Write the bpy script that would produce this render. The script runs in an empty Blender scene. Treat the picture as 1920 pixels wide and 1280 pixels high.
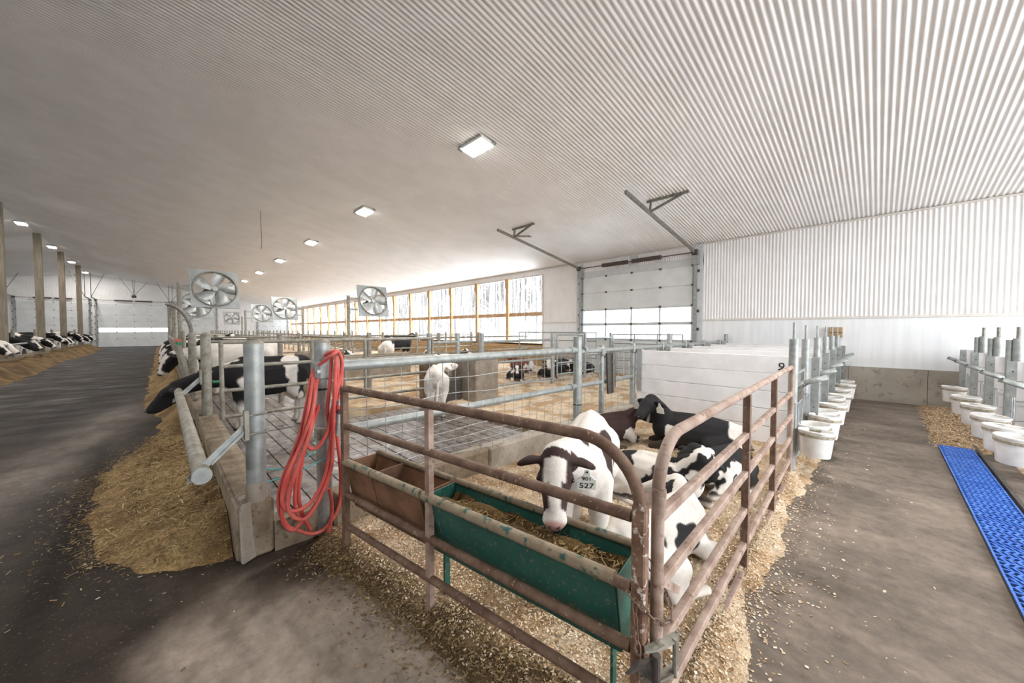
import bpy, bmesh, math, random
import numpy as np
from mathutils import Vector, Matrix, Quaternion
R = math.radians
SC = bpy.context.scene
COL = SC.collection
# ------------------------------------------------------------------ camera, sky, exposure
cam = bpy.data.cameras.new('camera')
cam.sensor_width = 36.0
cam.lens = 36.0 * 675 / 1920
cam.clip_start = 0.05
cam.clip_end = 400
co = bpy.data.objects.new('camera', cam)
COL.objects.link(co)
co.location = (0, 0, 1.6)
co.rotation_euler = (R(90 - 1.867), 0, R(-44.356))
SC.camera = co
SC.view_settings.view_transform = 'Standard'
SC.view_settings.look = 'None'
SC.view_settings.gamma = 1.0
SC.view_settings.use_curve_mapping = False
SC.view_settings.exposure = 0.8
SC.cycles.use_denoising = True
SC.cycles.max_bounces = 8
SC.cycles.diffuse_bounces = 5
SC.cycles.transparent_max_bounces = 12
SC.cycles.sample_clamp_indirect = 6.0
wd = bpy.data.worlds.new('overcast_sky')
SC.world = wd
wd.use_nodes = True
wd.node_tree.nodes['Background'].inputs[0].default_value = (0.93, 0.965, 1.0, 1)
wd.node_tree.nodes['Background'].inputs[1].default_value = 6.0
LAMP_W = 95.0
XW, XR, XL, YE, YN = 11.55, -4.5, -20.5, 50.7, -5.6
SL = 0.157
ZE = 4.155
def ceil_z(x):
    return ZE + SL * (XW - x) if x > XR else ZE + SL * (XW - XR) - SL * (XR - x)
def portal(name, loc, rot, sx, sy):
    l = bpy.data.lights.new(name, 'AREA')
    l.shape = 'RECTANGLE'; l.size = sx; l.size_y = sy
    l.cycles.is_portal = True
    o = bpy.data.objects.new(name, l); COL.objects.link(o)
    o.location = loc; o.rotation_euler = rot
portal('window_portal', (XW + .12, 30.3, 2.45), (0, R(90), 0), 2.9, 40.6)
portal('doorway_portal', (8.2, YN - .1, 1.95), (R(90), 0, 0), 5.4, 3.9)
portal('doorway_portal', (2.7, YN - .1, 1.95), (R(90), 0, 0), 4.4, 3.9)
portal('far_window_portal', (XL - .1, 20, 3.5), (0, R(-90), 0), .8, 56)
# ------------------------------------------------------------------ helpers
rng = random.Random(7)
nrg = np.random.default_rng(11)
class MB:
    def __init__(s):
        s.v = []; s.f = []
    def quad(s, a, b, c, d):
        n = len(s.v); s.v += [tuple(a), tuple(b), tuple(c), tuple(d)]; s.f.append((n, n + 1, n + 2, n + 3)); return s
    def box(s, x0, x1, y0, y1, z0, z1):
        n = len(s.v)
        s.v += [(x, y, z) for z in (z0, z1) for y in (y0, y1) for x in (x0, x1)]
        s.f += [tuple(n + i for i in q) for q in ((0, 2, 3, 1), (4, 5, 7, 6), (0, 1, 5, 4), (2, 6, 7, 3), (0, 4, 6, 2), (1, 3, 7, 5))]
        return s
    def obox(s, p, q, w, h, up=(0, 0, 1)):
        # a bar of rectangular section from p to q
        p, q = Vector(p), Vector(q); d = (q - p).normalized(); u = Vector(up)
        if abs(d.dot(u)) > .98: u = Vector((1, 0, 0))
        a = d.cross(u).normalized() * (w / 2); b = a.cross(d).normalized() * (h / 2)
        n = len(s.v)
        for c in (p, q):
            s.v += [tuple(c - a - b), tuple(c + a - b), tuple(c + a + b), tuple(c - a + b)]
        s.f += [tuple(n + i for i in z) for z in ((3, 2, 1, 0), (4, 5, 6, 7), (0, 1, 5, 4), (1, 2, 6, 5), (2, 3, 7, 6), (3, 0, 4, 7))]
        return s
    def tube(s, pts, r, n=10, cap=True, flat=1.0):
        pts = [Vector(p) for p in pts]; k = len(pts)
        rs = r if isinstance(r, (list, tuple)) else [r] * k
        t = [(pts[min(i + 1, k - 1)] - pts[max(i - 1, 0)]).normalized() for i in range(k)]
        a = t[0].orthogonal().normalized()
        if abs(t[0].z) < .9: a = t[0].cross(Vector((0, 0, 1))).normalized()
        o = len(s.v)
        for i in range(k):
            a = (a - t[i] * a.dot(t[i])).normalized(); b = t[i].cross(a)
            for j in range(n):
                an = 2 * math.pi * j / n
                s.v.append(tuple(pts[i] + a * (rs[i] * math.cos(an)) + b * (rs[i] * flat * math.sin(an))))
        for i in range(k - 1):
            for j in range(n):
                s.f.append((o + i * n + j, o + i * n + (j + 1) % n, o + (i + 1) * n + (j + 1) % n, o + (i + 1) * n + j))
        if cap:
            s.f.append(tuple(o + j for j in reversed(range(n)))); s.f.append(tuple(o + (k - 1) * n + j for j in range(n)))
        return s
    def lathe(s, prof, c=(0, 0, 0), n=24):
        o = len(s.v); k = len(prof)
        for (r, z) in prof:
            for j in range(n):
                a = 2 * math.pi * j / n
                s.v.append((c[0] + r * math.cos(a), c[1] + r * math.sin(a), c[2] + z))
        for i in range(k - 1):
            for j in range(n):
                s.f.append((o + i * n + j, o + i * n + (j + 1) % n, o + (i + 1) * n + (j + 1) % n, o + (i + 1) * n + j))
        return s
    def ball(s, c, r, n=10, m=6, sc=(1, 1, 1)):
        prof = [(math.sin(math.pi * i / m), -math.cos(math.pi * i / m)) for i in range(m + 1)]
        o = len(s.v); s.lathe([(max(p, .01), z) for p, z in prof], n=n)
        for i in range(o, len(s.v)):
            v = s.v[i]; s.v[i] = tuple(c[j] + v[j] * r * sc[j] for j in range(3))
        return s
    def prism(s, pts, off):
        # polygon extruded by the vector off
        k = len(pts); n = len(s.v); off = Vector(off)
        s.v += [tuple(p) for p in pts] + [tuple(Vector(p) + off) for p in pts]
        s.f.append(tuple(n + i for i in reversed(range(k)))); s.f.append(tuple(n + k + i for i in range(k)))
        for i in range(k):
            j = (i + 1) % k; s.f.append((n + i, n + j, n + k + j, n + k + i))
        return s
    def mesh(s, name):
        m = bpy.data.meshes.new(name); m.from_pydata(s.v, [], s.f); m.update(); return m
    def build(s, name, mat, parent=None, world=True, smooth=False, bevel=0):
        if parent is not None and world:
            l = parent['org']; s.v = [(v[0] - l[0], v[1] - l[1], v[2] - l[2]) for v in s.v]
        m = s.mesh(name)
        o = bpy.data.objects.new(name, m); COL.objects.link(o)
        if mat: m.materials.append(mat)
        if smooth: smooth_shade(m)
        if parent is not None: o.parent = parent
        if bevel:
            b = o.modifiers.new('bevel', 'BEVEL'); b.width = bevel; b.segments = 1; b.limit_method = 'ANGLE'
        return o
def smooth_shade(m, ang=50):
    m.polygons.foreach_set('use_smooth', [True] * len(m.polygons))
    try: m.set_sharp_from_angle(angle=R(ang))
    except Exception: pass
    m.update()
def tag(o, label=None, cat=None, group=None, kind=None):
    if label: o['label'] = label
    if cat: o['category'] = cat
    if group: o['group'] = group
    if kind: o['kind'] = kind
    return o
def thing(name, label, cat, loc=(0, 0, 0), group=None, kind=None, rz=0):
    o = bpy.data.objects.new(name, None); COL.objects.link(o)
    o.empty_display_size = .1
    o.location = loc; o.rotation_euler = (0, 0, rz); o['org'] = list(loc)
    return tag(o, label, cat, group, kind)
def struct(name, loc=(0, 0, 0)):
    o = thing(name, None, None, loc); o['kind'] = 'structure'; return o
def copy_tree(o, parent=None):
    c = o.copy(); COL.objects.link(c); c.parent = parent
    for ch in list(o.children): copy_tree(ch, c)
    return c
def put(name, mesh, parent, loc=(0, 0, 0), rot=(0, 0, 0), scale=(1, 1, 1)):
    o = bpy.data.objects.new(name, mesh); COL.objects.link(o); o.parent = parent
    o.location = loc; o.rotation_euler = rot; o.scale = scale
    return o
def spline(pts, n=8, closed=False):
    P = [Vector(p) for p in pts]; k = len(P); out = []
    for i in range(k if closed else k - 1):
        p0, p1, p2, p3 = (P[(i - 1) % k], P[i], P[(i + 1) % k], P[(i + 2) % k]) if closed else (P[max(i - 1, 0)], P[i], P[i + 1], P[min(i + 2, k - 1)])
        for j in range(n):
            t = j / n
            out.append(.5 * ((2 * p1) + (p2 - p0) * t + (2 * p0 - 5 * p1 + 4 * p2 - p3) * t * t + (3 * p1 - p0 - 3 * p2 + p3) * t ** 3))
    if not closed: out.append(P[-1])
    return out
def vnoise(p, seed=0):
    # smooth value noise, p is (n,3)
    p = np.asarray(p, float); i = np.floor(p).astype(np.int64); f = p - i; f = f * f * (3 - 2 * f)
    def h(a):
        with np.errstate(over='ignore'):
            x = (a[:, 0] * 73856093) ^ (a[:, 1] * 19349663) ^ (a[:, 2] * 83492791) ^ (seed * 2654435)
            x = (x ^ (x >> 13)) * 1274126177; x = x ^ (x >> 16)
        return (x & 0xffff) / 65535.0
    r = 0
    for dx in (0, 1):
        for dy in (0, 1):
            for dz in (0, 1):
                w = (f[:, 0] if dx else 1 - f[:, 0]) * (f[:, 1] if dy else 1 - f[:, 1]) * (f[:, 2] if dz else 1 - f[:, 2])
                r = r + w * h(i + np.array([dx, dy, dz]))
    return r
def fbm(p, seed=0, o=3):
    p = np.asarray(p, float); r = 0; a = .5; t = 0
    for k in range(o):
        r = r + a * vnoise(p * (2 ** k), seed + k); t += a; a *= .5
    return r / t
def sst(a, b, x):
    t = np.clip((x - a) / (b - a), 0, 1); return t * t * (3 - 2 * t)
# ------------------------------------------------------------------ materials
def nodes(name):
    m = bpy.data.materials.new(name); m.use_nodes = True
    nt = m.node_tree; return m, nt, nt.nodes['Principled BSDF']
def noise(nt, scale, detail=4, stretch=None, rough=.55, coord='pos'):
    if coord == 'pos': src = nt.nodes.new('ShaderNodeNewGeometry').outputs['Position']
    else: src = nt.nodes.new('ShaderNodeTexCoord').outputs['Object']
    if stretch:
        mp = nt.nodes.new('ShaderNodeMapping'); mp.inputs['Scale'].default_value = stretch
        nt.links.new(src, mp.inputs['Vector']); src = mp.outputs[0]
    n = nt.nodes.new('ShaderNodeTexNoise'); n.inputs['Scale'].default_value = scale
    n.inputs['Detail'].default_value = detail; n.inputs['Roughness'].default_value = rough
    nt.links.new(src, n.inputs['Vector']); return n.outputs['Fac']
def ramp(nt, fac, a, b):
    r = nt.nodes.new('ShaderNodeValToRGB'); r.color_ramp.elements[0].position = a; r.color_ramp.elements[1].position = b
    nt.links.new(fac, r.inputs[0]); return r.outputs[0]
def mixc(nt, fac, a, b, mode='MIX'):
    m = nt.nodes.new('ShaderNodeMix'); m.data_type = 'RGBA'; m.blend_type = mode
    if isinstance(fac, (int, float)): m.inputs[0].default_value = fac
    else: nt.links.new(fac, m.inputs[0])
    for i, c in ((6, a), (7, b)):
        if isinstance(c, tuple): m.inputs[i].default_value = (*c, 1)
        else: nt.links.new(c, m.inputs[i])
    return m.outputs[2]
def bumpn(nt, b, h, strength, dist=.01):
    n = nt.nodes.new('ShaderNodeBump'); n.inputs['Strength'].default_value = strength; n.inputs['Distance'].default_value = dist
    nt.links.new(h, n.inputs['Height']); nt.links.new(n.outputs[0], b.inputs['Normal'])
def mat(name, c1, c2=None, scale=6, lo=.4, hi=.6, rough=.6, metal=0, bump=0, bscale=40, c3=None, s3=60, lo3=.55, hi3=.7, stretch=None, spec=.5):
    m, nt, b = nodes(name)
    if c2 is None: b.inputs['Base Color'].default_value = (*c1, 1)
    else:
        c = mixc(nt, ramp(nt, noise(nt, scale, stretch=stretch), lo, hi), c1, c2)
        if c3 is not None: c = mixc(nt, ramp(nt, noise(nt, s3, 3, stretch=stretch), lo3, hi3), c, c3)
        nt.links.new(c, b.inputs['Base Color'])
    b.inputs['Roughness'].default_value = rough; b.inputs['Metallic'].default_value = metal
    b.inputs['Specular IOR Level'].default_value = spec
    if bump: bumpn(nt, b, noise(nt, bscale, 4, stretch=stretch), bump)
    return m
def colmat(name, rough=.85, bump=.3, bscale=200, var=.25, vscale=90, spec=.3):
    # colour from the mesh attribute, with fine grain over it
    m, nt, b = nodes(name)
    a = nt.nodes.new('ShaderNodeAttribute'); a.attribute_name = 'Col'
    g = ramp(nt, noise(nt, vscale, 3), .3, .7)
    dark = mixc(nt, 1.0, a.outputs['Color'], (1 - var,) * 3, 'MULTIPLY')
    c = mixc(nt, g, dark, a.outputs['Color'])
    nt.links.new(c, b.inputs['Base Color']); b.inputs['Roughness'].default_value = rough
    b.inputs['Specular IOR Level'].default_value = spec
    if bump: bumpn(nt, b, noise(nt, bscale, 3), bump)
    return m
M = {}
M['liner'] = mat('white_ribbed_steel', (.77, .75, .735), (.82, .80, .79), 1.3, rough=.32, c3=(.72, .69, .665), s3=14, lo3=.7, hi3=.85)
M['smooth'] = mat('white_smooth_liner', (.74, .75, .76), (.80, .81, .82), 2, rough=.35, stretch=(1, 4, .3))
M['trim'] = mat('cream_trim', (.62, .57, .51), (.68, .63, .58), 5, rough=.5)
M['conc_wall'] = mat('formed_concrete', (.30, .265, .22), (.44, .40, .34), 1.6, .35, .65, rough=.85, bump=.25, bscale=25, c3=(.13, .11, .085), s3=9, lo3=.58, hi3=.8)
M['conc'] = mat('rough_concrete', (.25, .21, .165), (.38, .335, .28), 4, .35, .65, rough=.9, bump=.5, bscale=45, c3=(.12, .09, .06), s3=22, lo3=.6, hi3=.75)
M['conc_dirty'] = mat('dirty_concrete', (.15, .11, .07), (.30, .24, .17), 5, .35, .65, rough=.9, bump=.5, bscale=40, c3=(.07, .05, .03), s3=30, lo3=.55, hi3=.75)
M['wood'] = mat('pine_timber', (.42, .24, .12), (.56, .37, .22), 6, rough=.75, stretch=(3, 3, .4), bump=.2, bscale=30)
M['board'] = mat('tan_boards', (.33, .21, .10), (.45, .31, .17), 3, rough=.8, stretch=(1, .3, 3), bump=.2, bscale=30)
M['pillar'] = mat('weathered_pillar', (.17, .14, .10), (.24, .205, .155), 5, rough=.85, stretch=(3, 3, .3), bump=.3, bscale=30)
M['galv'] = mat('galvanised_steel', (.25, .27, .26), (.37, .39, .38), 14, .35, .65, rough=.5, metal=.35, c3=(.30, .25, .19), s3=28, lo3=.6, hi3=.8, bump=.08, bscale=90)
M['galv_dirty'] = mat('dirty_galvanised_steel', (.21, .195, .155), (.34, .325, .28), 9, .35, .65, rough=.65, metal=.2, c3=(.17, .12, .075), s3=24, lo3=.55, hi3=.75, bump=.15, bscale=70)
M['steel'] = mat('plain_steel', (.33, .35, .36), (.42, .44, .45), 8, rough=.45, metal=.5)
M['dark'] = mat('dark_iron', (.045, .04, .037), (.09, .075, .065), 30, rough=.6)
M['rail_iron'] = mat('dull_track_steel', (.16, .15, .125), (.25, .24, .21), 20, rough=.6, metal=.3)
M['rust'] = mat('rusty_dark_pipe', (.115, .06, .038), (.20, .125, .085), 14, .35, .65, rough=.75, c3=(.40, .31, .22), s3=55, lo3=.63, hi3=.72, bump=.3, bscale=120)
M['rust_dust'] = mat('dusty_rusty_pipe', (.25, .165, .125), (.40, .30, .245), 9, .35, .6, rough=.8, c3=(.14, .075, .05), s3=26, lo3=.58, hi3=.75, bump=.2, bscale=110)
M['rust_white'] = mat('rusty_flaking_tube', (.15, .075, .045), (.24, .145, .095), 12, rough=.75, c3=(.62, .56, .50), s3=38, lo3=.58, hi3=.66, bump=.35, bscale=90)
M['green'] = mat('green_enamel', (.012, .085, .066), (.02, .115, .09), 5, rough=.42, c3=(.26, .20, .13), s3=48, lo3=.61, hi3=.72, bump=.15)
M['trough_rim'] = mat('dirty_green_rim', (.22, .165, .105), (.30, .24, .165), 18, .3, .6, rough=.8, c3=(.03, .10, .08), s3=22, lo3=.56, hi3=.66, bump=.4, bscale=60)
M['trough_rust'] = mat('rusted_trough_steel', (.13, .065, .035), (.235, .12, .065), 5, rough=.75, c3=(.02, .07, .055), s3=11, lo3=.66, hi3=.72, bump=.25, bscale=50)
M['plank'] = mat('white_plastic_plank', (.70, .685, .69), (.78, .77, .775), 3, rough=.45, c3=(.50, .44, .38), s3=33, lo3=.72, hi3=.8)
M['bucket'] = mat('white_bucket_plastic', (.72, .70, .67), (.82, .81, .79), 8, rough=.4, c3=(.42, .36, .28), s3=50, lo3=.68, hi3=.78)
M['band'] = mat('grimy_bucket_band', (.26, .22, .16), (.42, .37, .29), 30, rough=.7)
M['hose'] = mat('red_rubber_hose', (.52, .065, .055), (.60, .12, .095), 9, .35, .65, rough=.6, c3=(.33, .13, .085), s3=18, lo3=.62, hi3=.8, bump=.1, bscale=80)
M['twine'] = mat('cyan_twine', (.10, .50, .55), rough=.8)
M['blue'] = mat('blue_plastic_grating', (.035, .13, .50), (.06, .19, .62), 9, rough=.45, c3=(.24, .22, .20), s3=35, lo3=.68, hi3=.78)
M['slot'] = mat('slot_shade', (.022, .018, .015), rough=.9)  # near-black that stands for the shade below the grating
M['slat'] = mat('wet_slat_concrete', (.10, .085, .077), (.21, .185, .17), 8, rough=.22, c3=(.17, .14, .115), s3=40, lo3=.6, hi3=.75, bump=.5, bscale=60)
M['door'] = mat('white_door_panel', (.60, .61, .60), (.66, .67, .66), 2, rough=.45)
M['door_frame'] = mat('grey_door_frame', (.50, .51, .51), (.56, .57, .57), 4, rough=.5)
M['yarn'] = mat('tag_plastic', (.80, .81, .76), rough=.5)
M['ink'] = mat('black_ink', (.012, .012, .015), rough=.6)
M['paint_w'] = mat('white_paint', (.75, .75, .73), rough=.7)
M['eye'] = mat('dark_eye', (.008, .006, .006), rough=.12)
M['redcap'] = mat('red_plastic_cap', (.45, .07, .045), rough=.5)
M['greencap'] = mat('green_plastic_cap', (.03, .22, .11), rough=.5)
M['fanblade'] = mat('cast_fan_blade', (.42, .44, .43), (.55, .57, .56), 7, rough=.42, metal=.3)
M['fanbox'] = mat('grey_fan_housing', (.30, .325, .325), (.38, .40, .40), 3, rough=.5, metal=.2)
M['spring'] = mat('brown_coil_spring', (.055, .035, .028), (.10, .065, .05), 30, rough=.6)
M['coat'] = colmat('animal_coat', .85, .35, 260, .16, 120)
M['chips'] = colmat('wood_shaving', .9, 0, 0, .2, 200)
M['bed'] = colmat('shavings_bed', .95, .9, 160, .5, 150)
M['feed'] = colmat('chopped_feed', .95, 1.0, 110, .6, 60)
M['floor'] = None
M['ground'] = mat('pale_winter_ground', (.80, .80, .79), (.88, .88, .88), .3, rough=.95)
M['bark'] = mat('grey_bark', (.075, .065, .058), (.12, .105, .094), 4, rough=.9)
def emis(name, c, s):
    m, nt, b = nodes(name); b.inputs['Base Color'].default_value = (.9, .9, .9, 1)
    b.inputs['Emission Color'].default_value = (*c, 1); b.inputs['Emission Strength'].default_value = s; return m
M['lens'] = emis('lit_lens', (1, .98, .95), 6)
def glass(name, tr, milk):
    m = bpy.data.materials.new(name); m.use_nodes = True; nt = m.node_tree; nt.nodes.clear()
    o = nt.nodes.new('ShaderNodeOutputMaterial'); t = nt.nodes.new('ShaderNodeBsdfTransparent'); t.inputs[0].default_value = (*tr, 1)
    d = nt.nodes.new('ShaderNodeBsdfTranslucent'); d.inputs[0].default_value = (.9, .92, .94, 1)
    x = nt.nodes.new('ShaderNodeMixShader')
    f = noise(nt, 3, 2, (.2, 3, .15)); f2 = ramp(nt, f, .35, .75)
    mm = nt.nodes.new('ShaderNodeMath'); mm.operation = 'MULTIPLY'; mm.inputs[1].default_value = milk; nt.links.new(f2, mm.inputs[0])
    nt.links.new(mm.outputs[0], x.inputs[0]); nt.links.new(t.outputs[0], x.inputs[1]); nt.links.new(d.outputs[0], x.inputs[2])
    nt.links.new(x.outputs[0], o.inputs[0]); return m
M['curtain'] = glass('clear_curtain_sheet', (.93, .95, .97), .16)
M['pane'] = glass('door_pane', (.90, .93, .96), .2)
def floor_mat():
    m, nt, b = nodes('stained_concrete_floor')
    a = nt.nodes.new('ShaderNodeAttribute'); a.attribute_name = 'Col'
    g = ramp(nt, noise(nt, 2.2, 6, (1, .45, 1), .65), .3, .75)
    c = mixc(nt, 1.0, a.outputs['Color'], mixc(nt, g, (.5, .48, .46), (1.4, 1.36, 1.32)), 'MULTIPLY')
    c = mixc(nt, 1.0, c, mixc(nt, ramp(nt, noise(nt, 11, 6, None, .7), .3, .7), (.72, .71, .70), (1.2, 1.19, 1.18)), 'MULTIPLY')
    f = ramp(nt, noise(nt, 70, 3), .62, .74)
    c = mixc(nt, f, c, mixc(nt, .5, c, (.30, .23, .15)))
    nt.links.new(c, b.inputs['Base Color']); b.inputs['Specular IOR Level'].default_value = .22
    w = nt.nodes.new('ShaderNodeAttribute'); w.attribute_name = 'Wet'
    rr = nt.nodes.new('ShaderNodeMapRange'); rr.inputs[3].default_value = .8; rr.inputs[4].default_value = .33
    wm = nt.nodes.new('ShaderNodeMath'); wm.operation = 'MULTIPLY'
    nt.links.new(w.outputs['Fac'], wm.inputs[0]); nt.links.new(ramp(nt, noise(nt, 1.6, 6, (.5, 1.3, 1), .7), .45, .75), wm.inputs[1])
    nt.links.new(wm.outputs[0], rr.inputs[0]); nt.links.new(rr.outputs[0], b.inputs['Roughness'])
    bumpn(nt, b, noise(nt, 30, 5), .25); return m
M['floor'] = floor_mat()
# ------------------------------------------------------------------ ceiling and walls
PITCH, AMP = .076, .0085
def prof(y0, y1, k=6):
    n = max(1, int(round((y1 - y0) / PITCH))); out = []
    for i in range(n * k + 1):
        y = y0 + (y1 - y0) * i / (n * k); s = math.sin(2 * math.pi * i / k)
        out.append((y, AMP * max(-1, min(1, 1.5 * s))))
    return out
def ribs(name, m, f, pr, parent=None):
    # f(t, offset, end) -> point ; strips between the two ends
    b = MB()
    for (t, o) in pr:
        b.v += [f(t, o, 0), f(t, o, 1)]
    b.f = [(2 * i, 2 * i + 2, 2 * i + 3, 2 * i + 1) for i in range(len(pr) - 1)]
    o = b.build(name, m, parent, smooth=False)
    o.data.polygons.foreach_set('use_smooth', [True] * len(o.data.polygons)); return o
ce = struct('ceiling')
YC0, YC1 = YN - .2, YE + .1
pr_c = prof(YC0, YC1)
ribs('ribbed_sheet', M['liner'], lambda t, o, e: ((XW + .1, t, ZE + o - .1 * SL) if e else (XR, t, ceil_z(XR) + o)), pr_c, ce)
ribs('ribbed_sheet', M['liner'], lambda t, o, e: ((XL - .1, t, ZE + o) if e else (XR, t, ceil_z(XR) + o)), pr_c, ce)
def rib_wall_x(x, y0, y1, z0, z1, parent, m=None, name='ribbed_sheet'):
    return ribs(name, m or M['liner'], lambda t, o, e: (x + o - AMP, t, z1 if e else z0), prof(y0, y1), parent)
D1Y0, D1Y1, D1Z = 3.98, 7.90, 3.53
WY0, WZ0, WZ1, WZM = 9.95, 1.0, 3.92, 2.28
SEAM = 1.89
wr = struct('wall_right')
rib_wall_x(XW, YN, D1Y0 - .28, SEAM, ZE + .02, wr)
rib_wall_x(XW, D1Y0 - .28, D1Y1 + .28, D1Z + .22, ZE + .02, wr)
rib_wall_x(XW, D1Y1 + .28, WY0, SEAM, ZE + .02, wr)
rib_wall_x(XW, WY0, YE, WZ1, ZE + .02, wr)
sm = MB()
for y0, y1 in ((YN, D1Y0 - .28), (D1Y1 + .28, WY0)):
    sm.box(XW - .012, XW + .02, y0, y1, .74, SEAM)
sm.build('smooth_liner', M['smooth'], wr)
for y0, y1 in ((YN, D1Y0 - .28), (D1Y1 + .28, WY0)):
    MB().box(XW - .04, XW + .0, y0, y1, SEAM - .025, SEAM + .025).build('seam_trim', M['trim'], wr)
MB().box(XW - .05, XW, YN, YE, ZE - .045, ZE - .012).build('eave_trim', M['trim'], wr)
MB().box(XW - .05, XW + .01, D1Y0 - .28, D1Y1 + .28, D1Z, D1Z + .22).build('door_header', M['door_frame'], wr)
MB().box(XW + .05, XW + .09, YN, YE, -.05, 1.0).build('leak_backing', M['conc_wall'], wr)  # unseen backing, added to keep daylight out of the wall joints
yy = YN
while yy < D1Y0 - .3:                      # form-cast lengths of the stem wall, small gaps between them
    y1 = min(yy + 1.22, D1Y0 - .28)
    MB().box(XW - .06, XW + .05, yy + .004, y1 - .004, -.05, .755).build('concrete_length', M['conc_wall'], wr)
    yy = y1
MB().box(XW - .06, XW + .05, D1Y1 + .28, WY0, -.05, .755).build('concrete_length', M['conc_wall'], wr)
yy = WY0
while yy < YE - .1:
    y1 = min(yy + 2.44, YE)
    for k in range(4):
        MB().box(XW - .05, XW + .03, yy + .006, y1 - .006, .25 * k + .004 - (.05 if k == 0 else 0), .25 * k + .246).build('kick_board', M['board'], wr)
    yy = y1
for a, b in ((D1Y0 - .28, D1Y0 - .06), (D1Y1 + .06, D1Y1 + .28)):
    MB().box(XW - .07, XW + .02, a, b, 0, ZE - .02).build('door_jamb', M['door_frame'], wr)
MB().box(XW - .02, XW + .05, D1Y0 + 1.75, D1Y0 + 2.05, D1Z + .22, ZE).build('spring_plate', M['door_frame'], wr)
# window band
win = struct('window_1', (XW, 30, WZ0))
POSTS = [12.04 + 2.25 * k for k in range(18) if 12.04 + 2.25 * k < YE - .2]
for y in POSTS:
    MB().box(XW - .10, XW + .08, y - .075, y + .075, WZ0, WZ1).build('timber_post', M['wood'], win)
    MB().box(XW - .13, XW - .10, y - .11, y + .11, WZ1 - .42, WZ1).build('post_gusset', M['wood'], win)
edges = [WY0] + POSTS + [YE - .05]
for i in range(len(edges) - 1):
    a, b = edges[i] + .07, edges[i + 1] - .07
    MB().box(XW + .02, XW + .07, a, b, WZM - .08, WZM + .08).build('timber_rail', M['wood'], win)
    for z0, z1 in ((WZ0 + .02, WZM - .08), (WZM + .08, WZ1 - .02)):
        MB().box(XW + .085, XW + .09, a, b, z0, z1).build('curtain_pane', M['curtain'], win)
    for f in ((.25, .5, .75) if i == 0 else (.5,)):
        y = a + (b - a) * f
        MB().tube([(XW - .03, y, WZ0), (XW - .03, y, WZ1)], .013, 6).build('curtain_bar', M['steel'], win)
MB().box(XW - .05, XW + .1, WY0 - .04, WY0 + .02, WZ0, WZ1).build('window_jamb', M['trim'], win)
MB().box(XW - .05, XW + .1, WY0, YE, WZ0 - .05, WZ0 + .02).build('window_sill', M['board'], win)
MB().box(XW - .02, XW + .1, WY0, YE, WZ1 - .04, WZ1 + .02).build('window_head', M['trim'], win)
# gable wall at the far end
wf = struct('wall_far', (0, YE, 0))
DOORS = [(-8.6, -4.6), (-4.1, .62), (1.0, 4.4), (8.2, 11.1)]
DH = 4.0
def rib_wall_y(y, x0, x1, z0, parent, ztop=None):
    xs = [x0] + ([XR] if x0 < XR < x1 else []) + [x1]
    for a, b in zip(xs, xs[1:]):
        ribs('ribbed_sheet', M['liner'], lambda t, o, e: (t, y - o, (ceil_z(t) + .03 if ztop is None else ztop) if e else z0), prof(a, b, 4), parent)
px = XL
for (a, b) in DOORS:
    rib_wall_y(YE, px, a, 0, wf); rib_wall_y(YE, a, b, DH, wf); px = b
rib_wall_y(YE, px, XW, 0, wf)
# left side wall with its own curtain opening, and the wall behind the camera with two unseen openings added for daylight
wl = struct('wall_left', (XL, 20, 0))
MB().box(XL - .1, XL, YN, YE, 0, 1.3).build('concrete_length', M['conc_wall'], wl)
rib_wall_x(XL, YN, YE, 3.9, ZE + .02, wl)
rib_wall_x(XL, 48, YE, 1.3, 3.9, wl)
for k in range(24):
    MB().box(XL - .08, XL + .06, -7.6 + 2.4 * k, -7.45 + 2.4 * k, 1.3, 3.9).build('timber_post', M['wood'], wl)
rib_wall_x(XL, YN, YE, 1.3, 3.1, wl)  # unseen sheet closing most of the opening, added to darken the left ceiling
wn = struct('wall_back', (0, YN, 0))
rib_wall_y(YN, XL, .5, 0, wn); rib_wall_y(YN, 4.9, 5.5, 0, wn); rib_wall_y(YN, 10.9, XW, 0, wn); rib_wall_y(YN, 5.5, 10.9, 3.9, wn); rib_wall_y(YN, .5, 4.9, 3.9, wn)
for xx in (.45, 4.85, 5.45, 10.85): MB().box(xx, xx + .1, YN - .05, YN + .05, 0, 3.9).build('door_jamb', M['door_frame'], wn)
# ------------------------------------------------------------------ floor
def axis(segs):
    out = []
    for a, b, s in segs:
        n = max(1, int(round((b - a) / s))); out += [a + (b - a) * i / n for i in range(n)]
    return np.array(out + [segs[-1][1]])
def grid_obj(name, xs, ys, zf, mat_, parent=None, attrs=None):
    X, Y = np.meshgrid(xs, ys); p = np.stack([X.ravel(), Y.ravel()], 1); z = zf(p[:, 0], p[:, 1])
    nx = len(xs); v = [(a, b, c) for (a, b), c in zip(p.tolist(), z.tolist())]
    f = [(j * nx + i, j * nx + i + 1, (j + 1) * nx + i + 1, (j + 1) * nx + i) for j in range(len(ys) - 1) for i in range(nx - 1)]
    b = MB(); b.v = v; b.f = f
    return b, p, z
def set_col(mesh, c, name='Col'):
    a = mesh.color_attributes.new(name, 'FLOAT_COLOR', 'POINT')
    c = np.asarray(c, np.float32); full = np.ones((len(mesh.vertices), 4), np.float32); full[:, :3] = c
    a.data.foreach_set('color', full.ravel())
def set_val(mesh, v, name):
    a = mesh.attributes.new(name, 'FLOAT', 'POINT'); a.data.foreach_set('value', np.asarray(v, np.float32))
fx = axis([(XL, -6, 1.0), (-6, 6, .1), (6, XW, .2)])
fy = axis([(YN, -2, .5), (-2, 8, .1), (8, 20, .3), (20, YE, 1.0)])
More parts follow.
